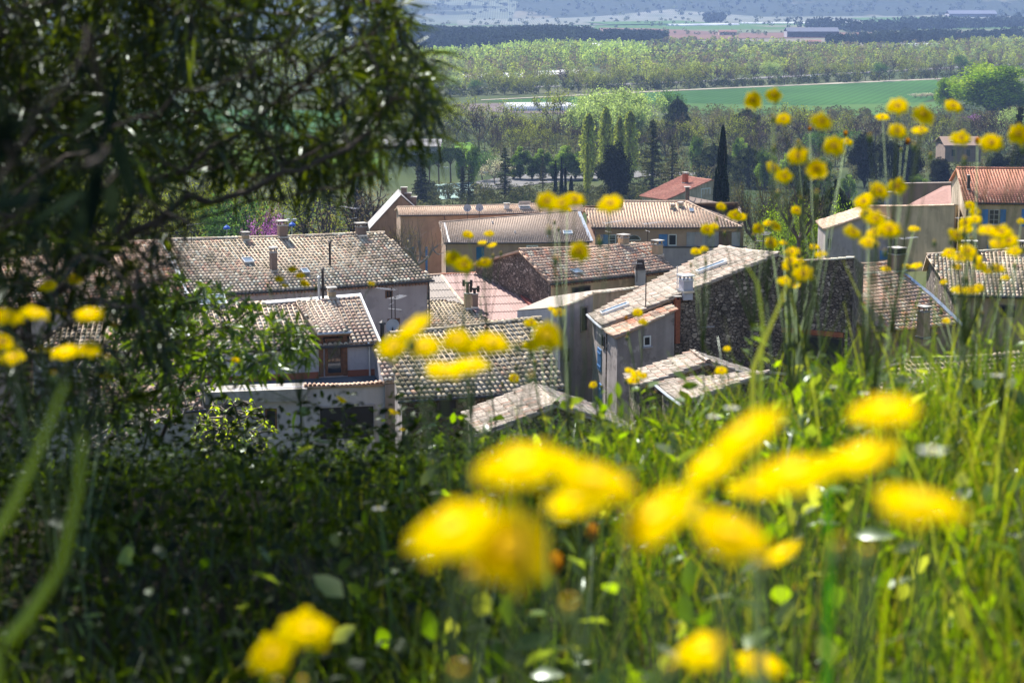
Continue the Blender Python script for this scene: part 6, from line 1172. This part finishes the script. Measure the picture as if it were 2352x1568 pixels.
# ---- yellow daisies
def head_mesh(seed, np_=17, R_=.5, wilt=False):
    rs2 = np.random.RandomState(seed); mb = MB()
    for k in range(np_):
        a = 2*math.pi*k/np_+rs2.normal()*.05; c, s = math.cos(a), math.sin(a); l = R_*rs2.uniform(.76, 1.08); w_ = .125*rs2.uniform(.85, 1.15); lift = rs2.uniform(-.02, .05) if not wilt else .25
        mb.ct = tuple(np.array((1.0, .77, .0))*rs2.uniform(.88, 1.08)) if not wilt else (.5, .24, .03)
        def q(r, t, z): return (c*r-s*t, s*r+c*t, z)
        r2 = .62 if not wilt else .4; mb.face([q(.07, -w_*.45, 0), q(l*r2, -w_*.8, lift*.6), q(l*r2, w_*.8, lift*.6), q(.07, w_*.45, 0)], 'petal'); z2 = lift*.3-.04 if not wilt else .5
        l2 = l if not wilt else l*.35; mb.face([q(l*r2, -w_*.8, lift*.6), q(l2*.97, -w_*.45, z2), q(l2, w_*.1, z2), q(l2*.95, w_*.5, z2), q(l*r2, w_*.8, lift*.6)], 'petal')
    return mb.mesh('flower_head')
def disc_mesh(wilt=False):
    mb = MB(); mb.ct = (.5, .27, .0) if not wilt else (.3, .12, .03); k = 12; rings = []
    for r, z in ((.1, -.08), (.11, .02), (.085, .05), (.04, .045)): rings.append([(r*math.cos(2*math.pi*j/k), r*math.sin(2*math.pi*j/k), z) for j in range(k)])
    for i in range(3):
        for j in range(k): mb.face([rings[i][j], rings[i][(j+1) % k], rings[i+1][(j+1) % k], rings[i+1][j]], 'tinted')
    mb.ct = (.3, .14, .01); mb.face(rings[3], 'tinted'); mb.ct = (.1, .16, .04); mb.face(list(reversed(rings[0])), 'tinted'); return mb.mesh('disc')
def disc_big():
    m_ = disc_mesh(); a_ = m_.attributes['tint'].data
    for i_ in range(len(a_)): a_[i_].color = (.95, .6, .0, 1)
    return m_
HM = [head_mesh(1), head_mesh(2, 15), head_mesh(3, 19)]; WM = head_mesh(4, 13, .5, True); DM = disc_mesh(); DWM = disc_mesh(True); DB = disc_big()
FR = random.Random(8)
def daisy(label, heads, bx=None, ang=0., thick=1.):
    """heads: (px, py, apparent diameter, aspect 0 side-on .. 1 facing, roll degrees, [wilted])"""
    pts = []
    for h in heads:
        px, py, dm = h[:3]; asp = h[3] if len(h) > 3 else .75; roll = h[4] if len(h) > 4 else FR.uniform(-15, 15); Yd = min(6.2, 165./dm)*FR.uniform(.96, 1.04); D = dm*(1.25 if dm > 100 else FR.uniform(1.12, 1.38))/F*Yd; pts.append((PY(px, py, Yd), D, asp, roll, len(h) > 5))
    cx = sum(p[0].x for p in pts)/len(pts); cy = sum(p[0].y for p in pts)/len(pts); bx = cx+(bx if bx is not None else FR.uniform(-.06, .06)); g0 = Vector((bx, cy+FR.uniform(-.02, .05), 0)); g0.z = G(g0.x, g0.y)-.01; root = empty('yellow_daisy', g0, label, 'flower', 'yellow daisies on the bank')
    Yn = cy; mb = MB(); mb.ct = (.09, .14, .05) if Yn < 1.6 else (.11, .155, .065); zt = min(p[0].z for p in pts); fork = Vector((cx*.75+bx*.25, cy, g0.z+(zt-g0.z)*.62)); mb.tube([g0, g0.lerp(fork, .5)+Vector((.012, 0, 0)), fork], [.003*thick, .0024*thick, .002*thick], 'tinted', 6)
    for p, D, a, ro, wl2 in pts:
        mb.ct = tuple(np.array((.09, .14, .05) if Yn < 1.6 else (.12, .165, .07))*FR.uniform(.8, 1.25)); m1 = fork.lerp(p, .45)+Vector((FR.uniform(-.012, .012), 0, -.02)); mb.tube([fork, m1, p-Vector((0, 0, D*.1))], [.0018*thick, .0014*thick, .0011*thick], 'tinted', 5)
    buds = []
    for k in range(min(4, 1+len(pts)//2) if cy > 1.4 else 1):
        q = pts[FR.randrange(len(pts))][0]; e = q+Vector((FR.uniform(-.05, .05), FR.uniform(-.02, .02), FR.uniform(-.07, -.01))); mb.tube([fork, fork.lerp(e, .5)+Vector((FR.uniform(-.015, .015), 0, 0)), e], [.0014*thick, .0011*thick, .0009*thick], 'tinted', 5); buds.append(e)
    mb.build('stem', root, root, smooth=True)
    for e in buds:
        bm_ = MB(); bm_.ct = (.14, .2, .06); s_ = .0045; bm_.tube([e-Vector((0, 0, s_)), e, e+Vector((0, 0, s_)), e+Vector((0, 0, s_*1.9))], [s_*.35, s_, s_*1.05, s_*.6], 'tinted', 8); bm_.ct = (.8, .5, .02); bm_.tube([e+Vector((0, 0, s_*1.9)), e+Vector((0, 0, s_*2.6))], [s_*.65, s_*.4], 'tinted', 8); bm_.build('bud', root, root, smooth=True)
    LPs, LDs = [], []
    for k in range(14):
        t = FR.random(); q = g0.lerp(fork, t); LPs.append(tuple(q)); a = FR.uniform(0, 6.28); LDs.append((math.cos(a), math.sin(a), FR.uniform(.2, 1.0)))
    rs3 = np.random.RandomState(FR.randrange(9999)); V, Fs, T = lance(rs3, np.array(LPs), np.array(LDs), .045, .004, [(.12, .18, .06), (.16, .22, .09)]); obj('foliage', rawmesh('foliage', V, Fs, 'leaf_shrub', T, origin=g0), root)
    for i, (p, D, asp, roll, wl2) in enumerate(pts):
        c = (Vector((0, 0, ZC))-p).normalized(); right = c.cross(Vector((0, 0, 1))).normalized()*-1; upv = right.cross(c)*-1; upv = upv if upv.z > 0 else -upv; r = R(roll); u2 = upv*math.cos(r)+right*math.sin(r); nrm = (c*asp+u2*math.sqrt(max(0, 1-asp*asp))).normalized()
        hd = obj('flower_head', WM if wl2 else HM[i % 3], root); hd.location = p-g0; hd.scale = (D, D, D); hd.rotation_euler = nrm.to_track_quat('Z', 'Y').to_euler()
        if wl2: hd['label'] = 'withered orange flower head'
        obj('disc', DWM if wl2 else (DB if p.y < 2.7 else DM), hd)
daisy('pair of yellow daisies standing highest, over the green field', [(1730, 230, 44, .9), (1778, 219, 37, .85)])
daisy('slender daisy plant with three separate heads below the highest pair', [(1800, 273, 39, .7), (1888, 279, 49, .75, 20), (1860, 300, 14, .5, 0, 1), (1942, 312, 20, .4, 0, 1)])
daisy('daisy cluster of seven round heads left of the tall stalk tops', [(1916, 335, 49, .8), (1946, 325, 26, .6), (1833, 357, 46, .8, -30), (1778, 386, 38, .65, 30), (1802, 405, 40, .8), (1876, 388, 48, .95)], bx=-.02)
daisy('daisy plant with three heads in front of the utility pole', [(2062, 243, 46, .65), (2123, 264, 48, .7, 35), (2027, 268, 27, .5, 0), (2062, 300, 42, .7), (2114, 298, 36, .5), (2085, 330, 20, .4, 0, 1)])
daisy('daisies before the huge round tree, one high and two beside the hip roof', [(2190, 243, 38, .6), (2208, 317, 41, .7), (2277, 327, 45, .75), (2340, 308, 44, .85), (2245, 330, 24, .4, 0, 1)])
daisy('daisy spray against the black evergreens with four stacked heads', [(2020, 437, 44, .7, 20), (2062, 428, 38, .85), (1984, 462, 40, .7, -30), (1996, 450, 26, .6)])
daisy('dense daisy spray in front of the gabled beige house', [(1992, 490, 34, .7), (2012, 502, 44, .75), (2043, 526, 48, .7), (2010, 532, 40, .5), (1960, 533, 44, .6, 30), (1996, 556, 44, .6), (2100, 524, 30, .4, 0)])
daisy('small daisies over the bare plane tree, right of the beige roof', [(1657, 474, 22, .7), (1688, 494, 28, .8), (1703, 498, 24, .7), (1742, 525, 25, .85), (1783, 519, 27, .7, 40), (1765, 512, 22, .6), (1830, 483, 26, .7)])
daisy('small daisies hanging before the louvred bay of the apartment house', [(1625, 527, 32, .75), (1641, 519, 22, .6), (1600, 577, 22, .6), (1618, 571, 21, .6), (1595, 580, 14, .6)])
daisy('daisy spray right of the barn wall top with six crowded heads', [(1772, 557, 30, .8), (1800, 557, 20, .5), (1820, 577, 34, .6), (1818, 598, 36, .6), (1836, 600, 28, .5), (1845, 628, 42, .8), (1812, 612, 34, .6), (1805, 645, 36, .6), (1825, 655, 26, .5), (1870, 566, 24, .5), (1885, 583, 30, .5)], thick=1.6)
daisy('daisy spray below the sky-blue shutters, near the right edge', [(2228, 471, 24, .7), (2240, 486, 24, .8), (2240, 503, 32, .6), (2218, 511, 30, .7), (2215, 528, 30, .6), (2196, 540, 36, .5, 40), (2226, 525, 24, .6)])
daisy('wide flat daisies in a chain beside the right edge', [(2270, 527, 46, .4), (2300, 532, 46, .6), (2318, 552, 40, .7), (2290, 560, 42, .5), (2330, 576, 36, .6), (2345, 508, 18, .8)])
daisy('daisies touching the slotted chimney of the right rubble gable', [(2224, 575, 42, .6), (2207, 590, 36, .5), (2240, 592, 30, .5), (2180, 580, 30, .6), (2252, 610, 32, .7), (2292, 615, 34, .6), (2268, 622, 26, .5)])
daisy('low daisies over the old right hand roof', [(2168, 647, 19, .6), (2205, 665, 34, .45), (2232, 665, 36, .5), (2248, 660, 30, .6), (2310, 637, 19, .6), (2198, 612, 20, .6), (2174, 736, 20, .6)])
daisy('two flat daisies left of the rubble gable, in front of it', [(2083, 611, 24, .4), (2106, 609, 28, .45), (2035, 617, 26, .45)])
daisy('row of three blurred daisies before the apartment house roof', [(1258, 462, 48, .75), (1290, 467, 52, .7), (1320, 457, 46, .65), (1303, 480, 20, .5)], bx=.05)
daisy('single blurred domed daisy over the beige roof, right of the trio', [(1402, 467, 54, .6)]); daisy('single round daisy in front of the pink-toned roof', [(1331, 577, 50, .85)])
daisy('pair of daisies and a third by the corrugated roof ridge', [(1042, 593, 40, .8), (1066, 608, 46, .8), (1113, 602, 34, .6)], bx=.02); daisy('small dim daisies over the dull brown roof', [(1075, 538, 25, .6), (1124, 536, 22, .6), (1108, 556, 20, .4), (1130, 562, 24, .4)])
daisy('large soft daisy with four small ones left of the pale narrow house', [(1256, 771, 74, .85), (1220, 741, 30, .7), (1284, 717, 28, .7), (1268, 709, 20, .5), (1222, 792, 40, .6), (1240, 785, 30, .5)])
daisy('chain of broad blurred daisies over the near mossy roof', [(950, 749, 80, .45, -35), (905, 795, 74, .7, -30), (975, 795, 78, .65), (1050, 780, 76, .7), (1072, 792, 70, .6), (1130, 785, 70, .6), (1020, 848, 86, .4), (1082, 836, 78, .4), (1215, 792, 34, .5)])
daisy('tiny sharp daisy against the near mossy roof edge', [(1181, 868, 24, .8)]); daisy('tiny sharp daisy before the narrow alley', [(1363, 883, 20, .7)]); daisy('four small daisies before the small stone gabled house', [(1446, 850, 24, .5), (1462, 858, 28, .6), (1455, 872, 26, .6), (1478, 862, 22, .6)])
daisy('two small daisies over the weathered plaster annex', [(1465, 717, 26, .7), (1478, 739, 22, .7), (1438, 735, 16, .4, 0, 1)]); daisy('tiny daisy in front of the rubble wall foot', [(1670, 800, 19, .6)]); daisy('tiny daisy at the low roof with the bright gutter', [(1657, 850, 28, .6)])
daisy('small tilted daisy before the white garage wall', [(785, 917, 26, .45, 35)]); daisy('small tilted daisy left of the ochre stone wall', [(905, 945, 26, .45, 25), (925, 985, 14, .4)])
daisy('blurred daisies at the left edge, upper row', [(18, 725, 62, .5), (82, 717, 64, .45), (205, 720, 64, .5), (148, 712, 40, .4), (262, 745, 30, .4)]); daisy('blurred daisies at the left edge, lower row', [(5, 785, 60, .6), (28, 820, 60, .5), (150, 806, 62, .45), (205, 800, 62, .55), (95, 800, 40, .4), (240, 860, 34, .4)])
daisy('dim shaded daisies under the shrub tips at the left', [(110, 655, 44, .5), (170, 640, 40, .5), (210, 600, 34, .5), (240, 650, 30, .4), (45, 640, 40, .5)], ); daisy('dim small daisies against the long roof', [(641, 640, 24, .6), (672, 618, 22, .7), (690, 632, 24, .6), (700, 650, 22, .6), (655, 655, 18, .5), (540, 826, 22, .6), (853, 650, 20, .5)])
daisy('broad foreground daisy, upper one of the middle group', [(1195, 1062, 196, .45, -8), (1262, 1050, 150, .35, 10)], bx=.1); daisy('broad foreground daisies touching it from the right', [(1365, 1100, 180, .5, 12), (1325, 1150, 150, .4, -10)], bx=.06)
daisy('left one of the two big lowest foreground daisies in the middle', [(1040, 1210, 205, .55, -20)]); daisy('big foreground daisy hanging lowest in the middle', [(1172, 1258, 190, .9, 0)])
daisy('long tilted foreground daisy pointing up to the right', [(1712, 992, 170, .4, -35), (1640, 1060, 160, .4, -40)], bx=.1); daisy('tilted foreground daisy at the lower end of the long pair', [(1510, 1180, 190, .5, -35)], bx=.05); daisy('foreground daisy seen from the side between the tilted pair and the upright blade', [(1822, 1082, 190, .4, -8), (1735, 1120, 120, .35)], bx=.05)
daisy('soft pale daisy below the tilted ones', [(1680, 1222, 180, .55, 20)]); daisy('flat foreground daisy right of the upright green blade', [(1975, 1043, 165, .4, -15)]); daisy('broad flat daisy alone at the right of the foreground', [(2112, 1152, 200, .38, 6)]); daisy('faint golden daisy behind grass blades at the upper right', [(2035, 938, 160, .4, -5)])
daisy('small tilted orange-yellow daisy in the sunny grass', [(1797, 1266, 84, .45, -30)]); daisy('blurred daisy at the bottom edge, right of centre', [(1618, 1488, 130, .6, -15)]); daisy('dull golden daisy at the bottom edge', [(1745, 1520, 110, .5)]); daisy('pair of overlapping daisies at the bottom left', [(625, 1500, 110, .8, -30), (708, 1442, 118, .7, 10)])
daisy('withered orange heads in the middle of the foreground', [(1360, 1235, 60, .5, 0, 1), (1275, 1310, 66, .5, 0, 1)])
# ---- small white flowers
def white_flower(px, py, dm, label):
    Yd = min(4.5, 150./dm); p = PY(px, py, Yd); D = dm/F*Yd*.8; g0 = Vector((p.x+.02, p.y, G(p.x, p.y))); root = empty('white_flower', g0, label, 'flower', 'white flowers in the grass'); mb = MB(); mb.ct = (.15, .25, .08); mb.tube([g0, g0.lerp(p, .5)+Vector((.01, 0, 0)), p], [.002, .0016, .0012], 'tinted', 5); mb.build('stem', root, root)
    mb = MB(); mb.ct = (.55, .56, .54); n_ = 5
    for k in range(n_):
        a = 2*math.pi*k/n_; c, s = math.cos(a), math.sin(a); P = [(0, -.08, 0), (.3, -.24, .1), (.52, 0, .12), (.3, .24, .1), (0, .08, 0)]; mb.face([p+Vector((c*x_-s*y_, s*x_+c*y_, z_))*D for x_, y_, z_ in P], 'petal_white')
    mb.ct = (.7, .6, .2); mb.tube([p, p+Vector((0, 0, D*.2))], D*.1, 'tinted', 8); mb.build('flower_head', root, root)
mat_leaf('petal_white', .35, .0, .5, (1, 1, 1))
for a in ((2140, 1040, 90, 'large blurred white flower right of the flat yellow daisies'), (1640, 960, 46, 'white flower at the tip of the long tilted daisy'), (1680, 940, 50, 'second white flower just right of the long tilted daisy'), (2290, 865, 44, 'white flower in tall grass at the right edge'), (1985, 680, 20, 'tiny white flower low on the barn wall'), (1915, 890, 26, 'round white flower head in the grass under the barn'), (1985, 905, 34, 'pinkish white flower head right of the round one'), (870, 1170, 44, 'blurred white flower at the border of the shade'), (2105, 1480, 44, 'blurred white flower at the bottom right'), (2295, 1540, 40, 'white flower in the bottom right corner')): white_flower(*a)
# ---------------------------------------------------------------- haze: one closed box of even air
m = bpy.data.materials.new('haze'); m.use_nodes = True; nn = m.node_tree.nodes; nn.remove(nn['Principled BSDF'])
pv = nn.new('ShaderNodeVolumePrincipled'); pv.inputs['Color'].default_value = (.38, .56, 1.0, 1); pv.inputs['Density'].default_value = 0.85e-4; pv.inputs['Anisotropy'].default_value = .25
m.node_tree.links.new(pv.outputs[0], nn['Material Output'].inputs['Volume'])
hb = MB(); hb.box((0, 5980, 355.5), (18400, 12100, 729), 'zinc'); ho = hb.mesh('haze'); ho.materials.clear(); ho.materials.append(m)
ho = obj('haze', ho); props(ho, 'thin blue spring haze over the valley', kind='stuff')
